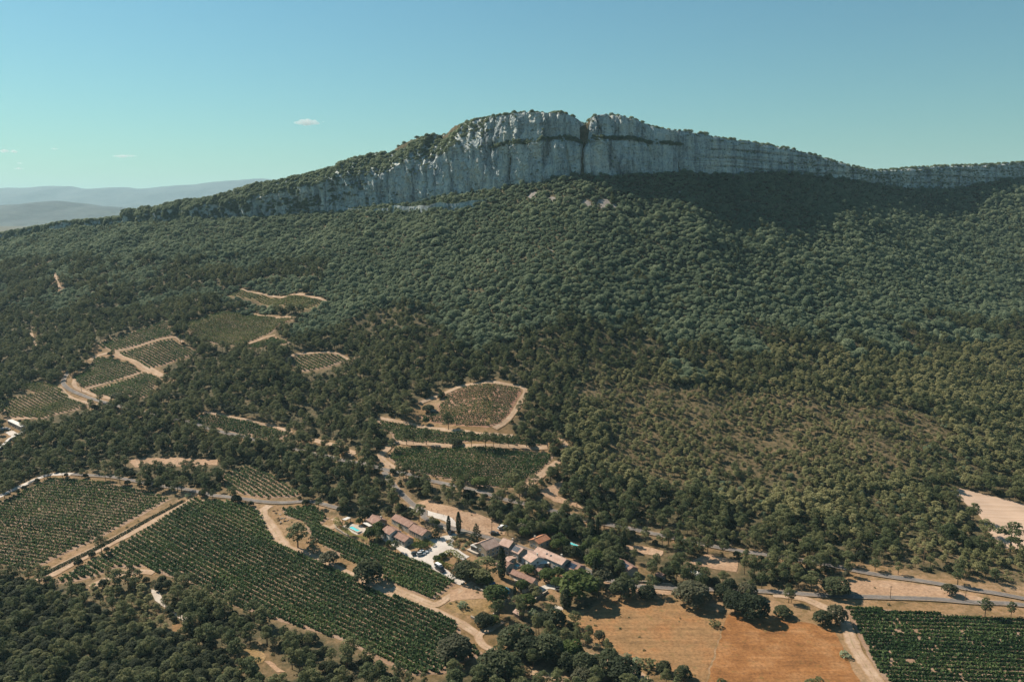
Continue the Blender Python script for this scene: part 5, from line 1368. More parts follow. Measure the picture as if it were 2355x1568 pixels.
# ---- the nearest of each kind in view stand as trees of their own, the rest is the mass of the wood
MARKS = [(np.mean(v[1], axis=0), v[0]) for v in VINEYARDS] + [(np.array([h[1], h[2]]), h[8]['label']) for h in HOUSES if 'label' in h[8]] + [(np.array([l[1], l[2]]), l[5]) for l in LONE if l[4] > 9.5]
MARKS = [(m[0], 'the ' + m[1].split(',')[0]) for m in MARKS]
def region_label(kind, x, y, sh):
    k = int(np.argmin([np.hypot(m[0][0] - x, m[0][1] - y) for m in MARKS]))
    m, lb = MARKS[k]
    side = 'beyond' if y - m[1] > abs(x - m[0]) else 'in front of' if m[1] - y > abs(x - m[0]) else 'left of' if x < m[0] else 'right of'
    tall = 'tall ' if sh > 1.0 else 'small ' if sh < 0.75 else ''
    what = {'pine': 'olive green pine', 'young': 'slender young pine', 'oak': 'evergreen oak', 'dark_oak': 'dark evergreen oak', 'mid_oak': 'olive green oak', 'shrub': 'dry bush'}[kind]
    words = (tall + what + ' ' + side + ' ' + lb).split()[:15]
    while words[-1] in ('the', 'of', 'with', 'in', 'and', 'a', 'its', 'to', 'at', 'by', 'from', 'between', 'beside', 'above', 'below', 'down', 'under', 'white', 'two', 'pale', 'over', 'on', 'next', 'behind'): words.pop()
    return ' '.join(words), {'pine': 'pines of the woods', 'young': 'young pines of the dry slope', 'oak': 'evergreen oaks of the woods', 'dark_oak': 'dark evergreen oaks of the woods', 'mid_oak': 'olive green oaks of the woods', 'shrub': 'dry bushes of the open land'}[kind]

dist = np.hypot(A[:, 0], A[:, 1])
inside_view = (np.abs(A[:, 0]) < 0.64 * A[:, 1]) & (A[:, 1] > 252)
single = np.zeros(len(A), bool)
for kind, lim in (('pine', 300), ('young', 260), ('oak', 80), ('dark_oak', 130), ('mid_oak', 90), ('shrub', 200)):
    ids = np.where((A[:, 3] == KINDS.index(kind)) & inside_view)[0]
    vis = ids[np.argsort(dist[ids] / np.maximum(A[ids, 4], 0.1))][:lim]
    single[vis] = True
    for i in vis:
        x, y, z, _, sh, sw, rz, pk = A[i]
        H, W, items = PROTO[kind]
        lb, gr = region_label(kind, x, y, sh)
        plant(kind, x, y, sh * H, sw * W, rz, int(pk), lb, gr, z)

def wood_mass(name, label, rows, kind):
    """one mass of trees: geometry-node instances of the same crowns and trunks"""
    H, W, items = PROTO[kind]
    pc = bpy.data.collections.new('prototypes_' + name)
    for j, (cm, tm) in enumerate(items):
        o = bpy.data.objects.new('%s_proto_%d' % (name, j), join_me('%s_tree' % name, cm, tm)); pc.objects.link(o)
    me = bpy.data.meshes.new(name)
    me.vertices.add(len(rows)); me.vertices.foreach_set('co', rows[:, :3].astype(np.float32).ravel())
    def att(n, t, d, key='value'):
        a = me.attributes.new(n, t, 'POINT'); a.data.foreach_set(key, np.ascontiguousarray(d).ravel())
    att('pick', 'INT', rows[:, 7].astype(np.int32))
    tilt = np.random.default_rng(1).normal(size=(len(rows), 2)) * 0.04
    att('spin', 'FLOAT_VECTOR', np.column_stack([tilt, rows[:, 6]]).astype(np.float32), 'vector')
    att('size', 'FLOAT_VECTOR', np.column_stack([rows[:, 5], rows[:, 5], rows[:, 4]]).astype(np.float32), 'vector')
    o = tag(obj(name, me), label, kind='stuff')
    ng = bpy.data.node_groups.new(name, 'GeometryNodeTree')
    ng.interface.new_socket('Geometry', in_out='INPUT', socket_type='NodeSocketGeometry')
    ng.interface.new_socket('Geometry', in_out='OUTPUT', socket_type='NodeSocketGeometry')
    N = ng.nodes; L_ = ng.links
    gi = N.new('NodeGroupInput'); go = N.new('NodeGroupOutput')
    ip = N.new('GeometryNodeInstanceOnPoints'); ci = N.new('GeometryNodeCollectionInfo')
    ci.inputs['Collection'].default_value = pc; ci.inputs['Separate Children'].default_value = True; ci.inputs['Reset Children'].default_value = True
    def nat(n, t):
        a = N.new('GeometryNodeInputNamedAttribute'); a.data_type = t; a.inputs['Name'].default_value = n
        return a.outputs['Attribute']
    er = N.new('FunctionNodeEulerToRotation')
    L_.new(nat('spin', 'FLOAT_VECTOR'), er.inputs[0])
    L_.new(gi.outputs[0], ip.inputs['Points']); L_.new(ci.outputs[0], ip.inputs['Instance'])
    ip.inputs['Pick Instance'].default_value = True
    L_.new(nat('pick', 'INT'), ip.inputs['Instance Index']); L_.new(er.outputs[0], ip.inputs['Rotation']); L_.new(nat('size', 'FLOAT_VECTOR'), ip.inputs['Scale'])
    L_.new(ip.outputs[0], go.inputs[0])
    md = o.modifiers.new('scatter', 'NODES'); md.node_group = ng
    return o

def join_me(name, a, b):
    def arr(me):
        v = np.zeros(len(me.vertices) * 3, np.float32); me.vertices.foreach_get('co', v)
        return v.reshape(-1, 3), [tuple(p.vertices) for p in me.polygons]
    va, fa = arr(a); vb, fb = arr(b)
    me = bpy.data.meshes.new(name)
    me.from_pydata(np.vstack([va, vb]).tolist(), [], fa + [tuple(i + len(va) for i in f) for f in fb])
    me.materials.append(a.materials[0]); me.materials.append(b.materials[0])
    me.polygons.foreach_set('material_index', [0] * len(fa) + [1] * len(fb)); me.update()
    return me

for kind, nm, lb in (('pine', 'pine_wood', 'olive green pine wood covering the foot of the mountain'), ('young', 'young_pine_wood', 'mass of slender young pines on the dry lower slope'),
                     ('oak', 'oak_wood', 'dense evergreen oak wood covering the mountain slope and crest'), ('mid_oak', 'olive_oak_scrub', 'olive green oak scrub filling the near corner'), ('dark_oak', 'dark_oak_wood', 'dark evergreen oaks growing under and between the pines'), ('shrub', 'garrigue_scrub', 'low dry scrub between the young pines')):
    rows = A[(A[:, 3] == KINDS.index(kind)) & ~single]
    if len(rows): wood_mass(nm, lb, rows, kind)
print('WOOD', {k: int((A[:, 3] == i).sum()) for i, k in enumerate(KINDS)})
# ------------------------------------------------------------------ vineyards
def clip_rows(poly, d, sp):
    P = np.array(poly); d = np.array(d); d /= np.linalg.norm(d); n = np.array([-d[1], d[0]])
    a = P @ d; b = P @ n
    out = []
    for k in np.arange(math.floor(b.min() / sp) * sp + sp * 0.5, b.max(), sp):
        xs = []
        for i in range(len(P)):
            j = (i + 1) % len(P)
            if (b[i] > k) != (b[j] > k):
                xs.append(a[i] + (k - b[i]) / (b[j] - b[i]) * (a[j] - a[i]))
        xs.sort()
        for s, e in zip(xs[::2], xs[1::2]):
            if e - s > 6: out.append((s, e, k))
    return out, d, n

def vineyard(idx, label, poly, rd, sp, miss, col, fine):
    rng = np.random.default_rng(500 + idx)
    c = np.mean(poly, axis=0)
    root = empty('vineyard', (c[0], c[1], float(ground(*c))))
    tag(root, label, 'vineyard', 'vineyards of the valley')
    base = np.array(root.location)
    soil = drape_poly('soil', MATS[('soil_tan', 'soil_red', 'soil_green')[col]], poly, 0.03, 5.0, 0.4)
    so = obj('soil', soil, root); so.location = -base
    rows, d, n = clip_rows(poly, rd, sp)
    far = np.hypot(*c)
    step = 0.45 if far < 430 else 0.62
    size = 0.88 if far < 430 else 0.88
    per = 8 if far < 430 else 6
    for (s, e, k) in rows:
        s += rng.uniform(1.0, 2.2); e -= rng.uniform(1.0, 2.2)
        if e - s < 3: continue
        t = np.arange(s, e, step)
        x = d[0] * t + n[0] * k; y = d[1] * t + n[1] * k
        # missing vines come in short runs
        g = gnoise(t / 2.1, np.full(len(t), k * 3.7), 60 + idx) + 0.45 * gnoise(x / 16.0, y / 16.0, 80 + idx)
        thr = np.interp(miss, [0.0, 0.05, 0.1, 0.2, 0.3], [-0.95, -0.62, -0.56, -0.40, -0.25])
        ok = g > thr
        t, x, y, g = t[ok], x[ok], y[ok], g[ok]
        if len(t) < 4: continue
        vig = np.clip(1.0 + 0.22 * gnoise(t / 1.4, np.full(len(t), k * 1.9), 90 + idx) + 0.25 * gnoise(x / 22.0, y / 22.0, 95), 0.5, 1.3)
        if col == 1: vig *= 0.82
        m = len(t)
        x = np.repeat(x, per); y = np.repeat(y, per); vg = np.repeat(vig, per)
        off = rng.normal(size=m * per) * (0.35 if far < 430 else 0.38) * vg; al = rng.uniform(-0.3, 0.3, m * per)
        hz = np.tile(np.linspace(0.18, 1.24, per), m) * fine * (0.75 + 0.25 * vg) + rng.uniform(-0.15, 0.15, m * per)
        px_ = x + n[0] * off + d[0] * al; py_ = y + n[1] * off + d[1] * al
        pz_ = ground(px_, py_) + hz
        nn = np.stack([n[0] * np.sign(off) * 0.7, n[1] * np.sign(off) * 0.7, np.full(m * per, 0.6)], -1) + rng.normal(size=(m * per, 3)) * 0.5
        v, f = cards(np.stack([px_, py_, pz_], -1), nn, size * vg * rng.uniform(0.75, 1.25, m * per), rng, 0.85)
        o = obj('vine_row', mesh_np('vine_row', v - base, f, MATS['vine_pale_leaf' if idx in (7, 12, 13) else 'vine_leaf']), root)
        o['kind'] = 'stuff'

for i, (lb, poly, rd, sp, miss, col, fine) in enumerate(VINEYARDS):
    vineyard(i, lb, poly, rd, sp, miss, col, fine)
# ------------------------------------------------------------------ buildings
def mat_tile(name, a, b_, c):
    m, nt, b = nodes_of(name)
    tc = nt.nodes.new('ShaderNodeTexCoord').outputs['Object']
    sx = nt.nodes.new('ShaderNodeSeparateXYZ'); lk(nt, tc, sx.inputs[0])
    w = nt.nodes.new('ShaderNodeTexWave'); lk(nt, tc, w.inputs[0]); w.inputs['Scale'].default_value = 1.3; w.inputs['Distortion'].default_value = 0.6; w.bands_direction = 'X'
    n1 = noise(nt, 0.5, 5, tc); n2 = noise(nt, 3.5, 3, tc)
    col = ramp(nt, n1.outputs[0], [(0.3, a), (0.5, b_), (0.7, c)])
    f = ramp(nt, n2.outputs[0], [(0.3, (0.72,) * 3), (0.7, (1.18,) * 3)])
    col = mixc(nt, 1.0, col, f, 'MULTIPLY')
    st = ramp(nt, w.outputs[0], [(0.0, (0.68,) * 3), (0.5, (1.0,) * 3)])
    lk(nt, mixc(nt, 0.7, col, st, 'MULTIPLY'), b.inputs['Base Color']); b.inputs['Roughness'].default_value = 0.9
    bump(nt, b, w.outputs[0], 0.6, 0.06)
mat_tile('tile_brown', (0.21, 0.128, 0.098), (0.28, 0.172, 0.135), (0.35, 0.235, 0.19))
mat_tile('tile_pink', (0.35, 0.235, 0.185), (0.44, 0.305, 0.245), (0.51, 0.38, 0.315))
mat_tile('tile_orange', (0.343, 0.148, 0.078), (0.429, 0.195, 0.109), (0.468, 0.250, 0.148))
mat_mottled('brown_stone', ((0.156, 0.109, 0.070), (0.218, 0.156, 0.105), (0.273, 0.203, 0.140)), 0.8, fine=3.0)
mat_mottled('grey_render', ((0.296, 0.265, 0.218), (0.351, 0.312, 0.257), (0.390, 0.351, 0.296)), 0.4, fine=2.0, fine_amt=0.1)
mat_mottled('white_render', ((0.515, 0.484, 0.437), (0.577, 0.546, 0.499), (0.608, 0.585, 0.546)), 0.4, fine=2.0, fine_amt=0.08)
mat_mottled('ochre_render', ((0.281, 0.218, 0.148), (0.343, 0.273, 0.195), (0.390, 0.320, 0.242)), 0.5, fine=2.4, fine_amt=0.16)
mat_mottled('pale_render', ((0.390, 0.343, 0.281), (0.452, 0.406, 0.343), (0.491, 0.452, 0.390)), 0.4, fine=2.0, fine_amt=0.1)
mat_mottled('dry_stone', ((0.234, 0.195, 0.148), (0.328, 0.281, 0.218), (0.406, 0.359, 0.296)), 0.9, fine=3.0, fine_amt=0.3)
mat_plain('glass_dark', (0.03, 0.04, 0.045), 0.12, 0.6)
mat_plain('shutter', (0.18, 0.24, 0.27), 0.7)
mat_plain('timber', (0.17, 0.11, 0.07), 0.8)
mat_plain('white_paint', (0.593, 0.577, 0.546), 0.5)
mat_plain('solar', (0.022, 0.032, 0.05), 0.18, 0.6)
mat_plain('steel', (0.35, 0.36, 0.37), 0.5, 0.5)
mat_plain('dark_metal', (0.05, 0.05, 0.05), 0.5, 0.5)
mat_plain('fabric_white', (0.608, 0.585, 0.546), 0.9)
mat_plain('fabric_blue', (0.03, 0.12, 0.24), 0.8)
mat_plain('pool_liner', (0.10, 0.42, 0.52), 0.6)
def water():
    m, nt, b = nodes_of('pool_water')
    n = noise(nt, 1.2, 2, geo_pos(nt))
    lk(nt, ramp(nt, n.outputs[0], [(0.3, (0.06, 0.40, 0.45)), (0.7, (0.16, 0.58, 0.60))]), b.inputs['Base Color'])
    b.inputs['Roughness'].default_value = 0.12; b.inputs['Specular IOR Level'].default_value = 0.5
water()

def gable_block(root, L, W, h, rise, wallm, roofm, off=(0, 0), rot=0.0, over=0.32, pre='', skirt=1.6):
    """walls with gable ends + a tiled roof with real thickness; ridge along local X"""
    M = Matrix.Translation((off[0], off[1], 0)) @ Matrix.Rotation(rot, 4, 'Z')
    x, y = L / 2 - over, W / 2 - over
    mb = MB()
    mb.add([(-x, -y, -skirt), (x, -y, -skirt), (x, y, -skirt), (-x, y, -skirt), (-x, -y, h), (x, -y, h), (x, y, h), (-x, y, h), (-x, 0, h + rise * y / (W / 2)), (x, 0, h + rise * y / (W / 2))],
           [(0, 1, 5, 4), (2, 3, 7, 6), (1, 2, 6, 9, 5), (3, 0, 4, 8, 7), (0, 3, 2, 1), (4, 5, 9, 8), (6, 7, 8, 9)])
    mb.v = [tuple(M @ Vector(p)) for p in mb.v]
    mb.build(pre + 'wall', MATS[wallm], root)
    X, Y = L / 2, W / 2; th = 0.16; e = 0.05
    z0 = h + e - (rise / Y) * 0.0
    mb = MB()
    zr = h + rise + e
    zb = h + e
    P = [(-X, -Y, zb), (X, -Y, zb), (X, 0, zr), (-X, 0, zr), (-X, Y, zb), (X, Y, zb)]
    Q = [(p[0], p[1], p[2] + th) for p in P]
    mb.add(P + Q, [(0, 3, 2, 1), (3, 4, 5, 2), (6, 7, 8, 9), (9, 8, 11, 10), (0, 1, 7, 6), (5, 4, 10, 11), (1, 2, 8, 7), (2, 5, 11, 8), (3, 0, 6, 9), (4, 3, 9, 10)])
    mb.v = [tuple(M @ Vector(p)) for p in mb.v]
    roof = mb.build(pre + 'roof', MATS[roofm], root)
    rc = MB(); rc.tube((-X, 0, zr + th), (X, 0, zr + th), 0.14, 0.14, 6)
    rc.v = [tuple(M @ Vector(p)) for p in rc.v]
    rc.build('ridge_tiles', MATS[roofm], roof)
    return M, roof, x, y

def opening(root, M, p, axis, w, h, kind='window', shutters=True):
    """a framed window or door standing 4 cm proud of its wall; axis: outward normal in local XY"""
    nx, ny = axis; tx, ty = -ny, nx
    def bar(mb, a0, a1, z0, z1, d0, d1):
        pts = []
        for d in (d0, d1):
            for a, z in ((a0, z0), (a1, z0), (a1, z1), (a0, z1)):
                pts.append(M @ Vector((p[0] + tx * a + nx * d, p[1] + ty * a + ny * d, p[2] + z)))
        mb.add(pts, [(3, 2, 1, 0), (4, 5, 6, 7), (0, 1, 5, 4), (1, 2, 6, 5), (2, 3, 7, 6), (3, 0, 4, 7)])
    fr = MB()
    bar(fr, -w / 2 - .07, -w / 2, 0, h, -.02, .05); bar(fr, w / 2, w / 2 + .07, 0, h, -.02, .05)
    bar(fr, -w / 2 - .07, w / 2 + .07, h, h + .07, -.02, .05); bar(fr, -w / 2 - .1, w / 2 + .1, -.08, 0, -.02, .09)
    o = fr.build(kind, MATS['white_paint' if kind == 'window' else 'timber'], root)
    pn = MB(); bar(pn, -w / 2, w / 2, 0, h, -.02, .02)
    pn.build('pane' if kind == 'window' else 'leaf', MATS['glass_dark' if kind == 'window' else 'timber'], o)
    if shutters and kind == 'window':
        for s in (-1, 1):
            sh = MB(); a = s * (w / 2 + .07 + w * .25); bar(sh, a - w * .25, a + w * .25, 0, h, .01, .06)
            sh.build('shutter', MATS['shutter'], o)

def solar_array(roof, M, L, W, h, rise, side, x0, x1, f0, f1):
    """panels lying on one roof slope: rows of separate modules"""
    cols = max(3, int((x1 - x0) / 1.1)); rows = 2
    ang = math.atan2(rise, W / 2)
    for r in range(rows):
        for c in range(cols):
            a0 = x0 + (x1 - x0) * c / cols + 0.04; a1 = x0 + (x1 - x0) * (c + 1) / cols - 0.04
            g0 = f0 + (f1 - f0) * r / rows + 0.012; g1 = f0 + (f1 - f0) * (r + 1) / rows - 0.012
            vs_ = []
            for dz in (0.26, 0.33):
                for a, g in ((a0, g0), (a1, g0), (a1, g1), (a0, g1)):
                    vs_.append(M @ Vector((a, side * W / 2 * (1 - g), h + 0.05 + rise * g + dz)))
            MB().add(vs_, [(3, 2, 1, 0), (4, 5, 6, 7), (0, 1, 5, 4), (1, 2, 6, 5), (2, 3, 7, 6), (3, 0, 4, 7)]).build('solar_panel', MATS['solar'], roof)

HROOT = {}
def house(name, cx, cy, deg, L, W, h, rise, k):
    zg = float(ground(cx, cy))
    near_side = None
    if name == 'WING':
        root = HROOT['farmhouse']
        inv = (Matrix.Translation(root.location) @ Matrix.Rotation(root.rotation_euler.z, 4, 'Z')).inverted()
        loc = inv @ Vector((cx, cy, root.location.z)); rot = R(deg) - root.rotation_euler.z; pre = 'wing_'
        h = h + 0.02
    else:
        root = empty(name, (cx, cy, zg), R(deg)); loc = (0, 0); rot = 0.0; pre = ''
        tag(root, k['label'], 'house'); HROOT[name] = root
    L = L * 1.04 + 0.5; W = W * 1.04 + 0.5; rise *= 1.1
    M, roof, x, y = gable_block(root, L, W, h, rise, k['wall'], k['roof'], (loc[0], loc[1]), rot, pre=pre)
    # which long side and which gable face the camera
    Mw = Matrix.Rotation(root.rotation_euler.z, 4, 'Z') @ Matrix.Rotation(rot, 4, 'Z')
    sy = 1 if (Mw @ Vector((0, 1, 0))).y < 0 else -1
    sx = 1 if (Mw @ Vector((1, 0, 0))).y < 0 else -1
    n = k.get('win', 0)
    tall = h > 3.0
    wh = 0.95 if not tall else 1.1
    for s in (sy, -sy):
        for i in range(n):
            px_ = -x + 2 * x * (i + 0.5) / max(1, n)
            if name == 'glazed_house' and s == sy:
                opening(root, M, (px_, s * y, 0.25), (0, s), 1.6, 1.8, shutters=False)
            elif name == 'gabled_house' and s == sy:
                opening(root, M, (px_, s * y, 0.3), (0, s), 0.6, 1.9, shutters=False)
            elif i == n // 2 and s == sy and name != 'WING':
                opening(root, M, (px_, s * y, 0.0), (0, s), 0.95, 2.0, 'door')
            else:
                opening(root, M, (px_, s * y, 0.85), (0, s), 0.8, wh)
            if tall:
                opening(root, M, (px_, s * y, h - 1.45), (0, s), 0.7, 0.95)
    for s in (sx, -sx):
        if n and name != 'ruin':
            for q in ((-0.45, 0.45) if W > 6 else (0.0,)):
                opening(root, M, (s * x, q * y, 0.9), (s, 0), 0.75, wh)
            if tall: opening(root, M, (s * x, 0.0, h - 1.2), (s, 0), 0.6, 0.9)
    if k.get('solar'):
        solar_array(roof, M, L, W, h, rise, sy, -L * 0.38, L * 0.30, 0.14, 0.86)
    if k.get('skylight'):
        for q in (-0.12, 0.02):
            a = L * q
            vs_ = [M @ Vector((a + dx, sy * W / 2 * (1 - g), h + 0.05 + rise * g + dz)) for dz in (0.2, 0.27) for dx, g in ((0, .45), (.9, .45), (.9, .68), (0, .68))]
            MB().add(vs_, [(3, 2, 1, 0), (4, 5, 6, 7), (0, 1, 5, 4), (1, 2, 6, 5), (2, 3, 7, 6), (3, 0, 4, 7)]).build('skylight', MATS['glass_dark'], roof)
    if k.get('chimney') or name in ('farmhouse', 'row_house', 'stone_house', 'long_house'):
        c = MB(); c.box(-0.28, 0.28, -0.28, 0.28, 0, 1.5); c.box(-0.36, 0.36, -0.36, 0.36, 1.5, 1.62)
        T_ = M @ Matrix.Translation((L * 0.28, -sy * W * 0.14, h + rise * 0.62))
        c.v = [tuple(T_ @ Vector(p)) for p in c.v]
        c.build('chimney', MATS['pale_render'], roof)
    return root

for hd in HOUSES: house(*hd)

def gz(p): return float(ground(p[0], p[1]))

# glazed sun room and its terrace on the farmhouse
sr = MISC['sunroom']; c = np.mean(sr, axis=0); ang = math.atan2(sr[1][1] - sr[0][1], sr[1][0] - sr[0][0])
root = tag(empty('sun_room', (c[0], c[1], gz(c)), R(-135)), 'white framed glass sun room on the end of the largest farmhouse', 'conservatory')
MB().box(-2.6, 2.6, -3.4, 3.4, -1.5, 1.0).build('terrace_base', MATS['dry_stone'], root)
MB().box(-2.75, 2.75, -3.55, 3.55, 1.0, 1.12).build('terrace_slab', MATS['pale_stone'], root)
for a in (-1.6, -0.55, 0.55, 1.6):
    for b_ in (-1.8, 1.8):
        MB().box(a - .06, a + .06, b_ - .06, b_ + .06, 1.12, 3.3).build('post', MATS['white_paint'], root)
for b_ in (-1.8, 1.8):
    MB().box(-1.54, 1.54, b_ - .02, b_ + .02, 1.14, 3.28).build('pane', MATS['glass_dark'], root)
for a in (-1.6, 1.6):
    MB().box(a - .02, a + .02, -1.72, 1.72, 1.14, 3.28).build('pane', MATS['glass_dark'], root)
MB().add([(-1.9, -2.1, 3.3), (1.9, -2.1, 3.3), (1.9, 2.1, 3.3), (-1.9, 2.1, 3.3), (-1.9, 0, 4.0), (1.9, 0, 4.0)], [(0, 1, 5, 4), (2, 3, 4, 5), (1, 2, 5), (3, 0, 4), (0, 3, 2, 1)]).build('roof', MATS['white_paint'], root)

def flat_roof_building(poly, h, label):
    P = np.array(poly); c = P.mean(0)
    ax = P[2] - P[1]; L = np.linalg.norm(ax); ax /= L
    W = abs(np.dot(P[1] - P[0], [-ax[1], ax[0]]))
    W = max(W, 3.5)
    root = tag(empty('flat_roofed_building', (c[0], c[1], gz(c)), math.atan2(ax[1], ax[0])), label, 'building')
    MB().box(-L / 2 + .3, L / 2 - .3, -W / 2 + .3, W / 2 - .3, -2, h).build('wall', MATS['grey_render'], root)
    MB().box(-L / 2, L / 2, -W / 2, W / 2, h, h + .3).build('roof', MATS['white_render'], root)
    for i in range(5):
        x = -L / 2 + L * (i + .5) / 5
        opening(root, Matrix.Identity(4), (x, -W / 2 + .3, 0.4), (0, -1), 1.4, 1.9, shutters=False)
flat_roof_building(MISC['whiteroof'], 2.8, 'long white flat roofed building at the frame edge')

def shelter(poly, h, label, mat, name='pergola', slats=True):
    P = np.array(poly); c = P.mean(0); ax = P[2] - P[1]; L = np.linalg.norm(ax); ax /= L
    W = max(2.2, abs(np.dot(P[1] - P[0], [-ax[1], ax[0]])))
    root = tag(empty(name, (c[0], c[1], gz(c)), math.atan2(ax[1], ax[0])), label, name.replace('_', ' '))
    for a in (-1, 1):
        for b_ in (-1, 1):
            MB().box(a * (L / 2 - .2) - .09, a * (L / 2 - .2) + .09, b_ * (W / 2 - .2) - .09, b_ * (W / 2 - .2) + .09, -.8, h).build('post', MATS['timber'], root)
    if slats:
        n = max(6, int(L / .55))
        for i in range(n):
            x = -L / 2 + L * (i + .5) / n
            MB().box(x - L / n * .42, x + L / n * .42, -W / 2, W / 2, h, h + .10).build('slat', MATS[mat], root)
    else:
        MB().box(-L / 2, L / 2, -W / 2, W / 2, h, h + .12).build('roof_sheet', MATS[mat], root)
    return root
shelter(MISC['pergola_a'], 2.1, 'white slatted pergola at the far end of the long pool', 'white_paint')
shelter(MISC['pergola_b'], 2.1, 'white slatted pergola between the long pool and the stone house', 'white_paint')
shelter(MISC['canopy'], 2.3, 'white sheet roofed shelter among the trees beside the lower road', 'white_paint', 'open_shelter', False)

def pool(poly, label, deck=1.0):
    P = np.array(poly); c = P.mean(0); z = max(gz(p) for p in P) + 0.12
    root = tag(empty('swimming_pool', (c[0], c[1], z)), label, 'swimming pool', 'pools of the hamlet')
    Q = P - c
    O = Q * (1 + deck / (np.linalg.norm(Q, axis=1)[:, None]))
    mb = MB(); n = len(Q)
    mb.add([(p[0], p[1], 0.10) for p in Q] + [(p[0], p[1], 0.10) for p in O] + [(p[0], p[1], -1.5) for p in O] + [(p[0], p[1], -0.6) for p in Q],
           [(i, (i + 1) % n, n + (i + 1) % n, n + i)[::-1] for i in range(n)] + [(n + i, n + (i + 1) % n, 2 * n + (i + 1) % n, 2 * n + i) for i in range(n)] + [(i, (i + 1) % n, 3 * n + (i + 1) % n, 3 * n + i) for i in range(n)])
    mb.build('coping', MATS['pale_stone'], root)
    MB().add([(p[0], p[1], -0.05) for p in Q], [tuple(range(n))]).build('water', MATS['pool_water'], root)
pool(MISC['pool_long'], 'long turquoise pool on the pale terrace by the lawn', 1.2)
pool(MISC['pool_small'], 'small pale pool walled in between the row houses', 0.6)
pool(MISC['pool_garden'], 'turquoise garden pool under the three cypresses', 0.8)
pool(MISC['pool_patio'], 'tiny patio pool behind the long low building', 0.9)
op = MISC['pool_oval']
root = tag(empty('swimming_pool', (op[0], op[1], gz(op)), R(-40)), 'round edged blue pool standing on the ground near the bright green tree', 'swimming pool', 'pools of the hamlet')
ring = [(3.3 * math.cos(t), 1.7 * math.sin(t)) for t in np.linspace(0, 2 * math.pi, 28, endpoint=False)]
MB().prism(ring, -0.5, 0.9).build('pool_wall', MATS['pool_liner'], root)
MB().add([(x * .94, y * .94, 0.915) for x, y in ring], [tuple(range(28))]).build('water', MATS['pool_water'], root)

def line_wall(pts, h, t, label, mat='dry_stone', name='stone_wall'):
    P = np.array(pts); c = P.mean(0)
    root = tag(empty(name, (c[0], c[1], gz(c))), label, 'wall')
    rg = np.random.default_rng(int(abs(c[0] * 10)))
    for a, b_ in zip(P[:-1], P[1:]):
        L = np.linalg.norm(b_ - a); d = (b_ - a) / L; n = np.array([-d[1], d[0]]) * t / 2
        m = max(1, int(L / 2.5))
        for i in range(m):
            p = a + d * L * i / m; q = a + d * L * (i + 1) / m
            z0 = gz(p) - root.location.z; z1 = gz(q) - root.location.z
            hh = h * rg.uniform(0.85, 1.1)
            vs_ = []
            for dz in (-0.6, hh):
                for pt, z in ((p - n, z0), (q - n, z1), (q + n, z1), (p + n, z0)):
                    vs_.append((pt[0] - c[0], pt[1] - c[1], z + dz))
            MB().add(vs_, [(3, 2, 1, 0), (4, 5, 6, 7), (0, 1, 5, 4), (1, 2, 6, 5), (2, 3, 7, 6), (3, 0, 4, 7)]).build('wall_section', MATS[mat], root)
WL = ['dry stone wall running from the ruined shed to the dark oak', 'low stone wall beside the gravel lane end', 'short wall stub next to the ruined shed', 'short low wall by the blue oval pool', 'long grey roadside wall under the trees',
      'curved stone edging around the pool lawn', 'low terracotta coloured wall along the road at the junction', 'low curved wall behind the rockery', 'pale garden wall at the end of the vines', 'white low wall at the field corner',
      'courtyard wall of the white walled row house', 'field wall between the track and the dry meadow']
for pts, lb in zip(MISC['walls'], WL): line_wall(pts, 1.0, 0.5, lb)
line_wall(MISC['drivewall'], 1.3, 1.6, 'thick white wall along the drive of the flat roofed building', 'white_render', 'drive_wall')
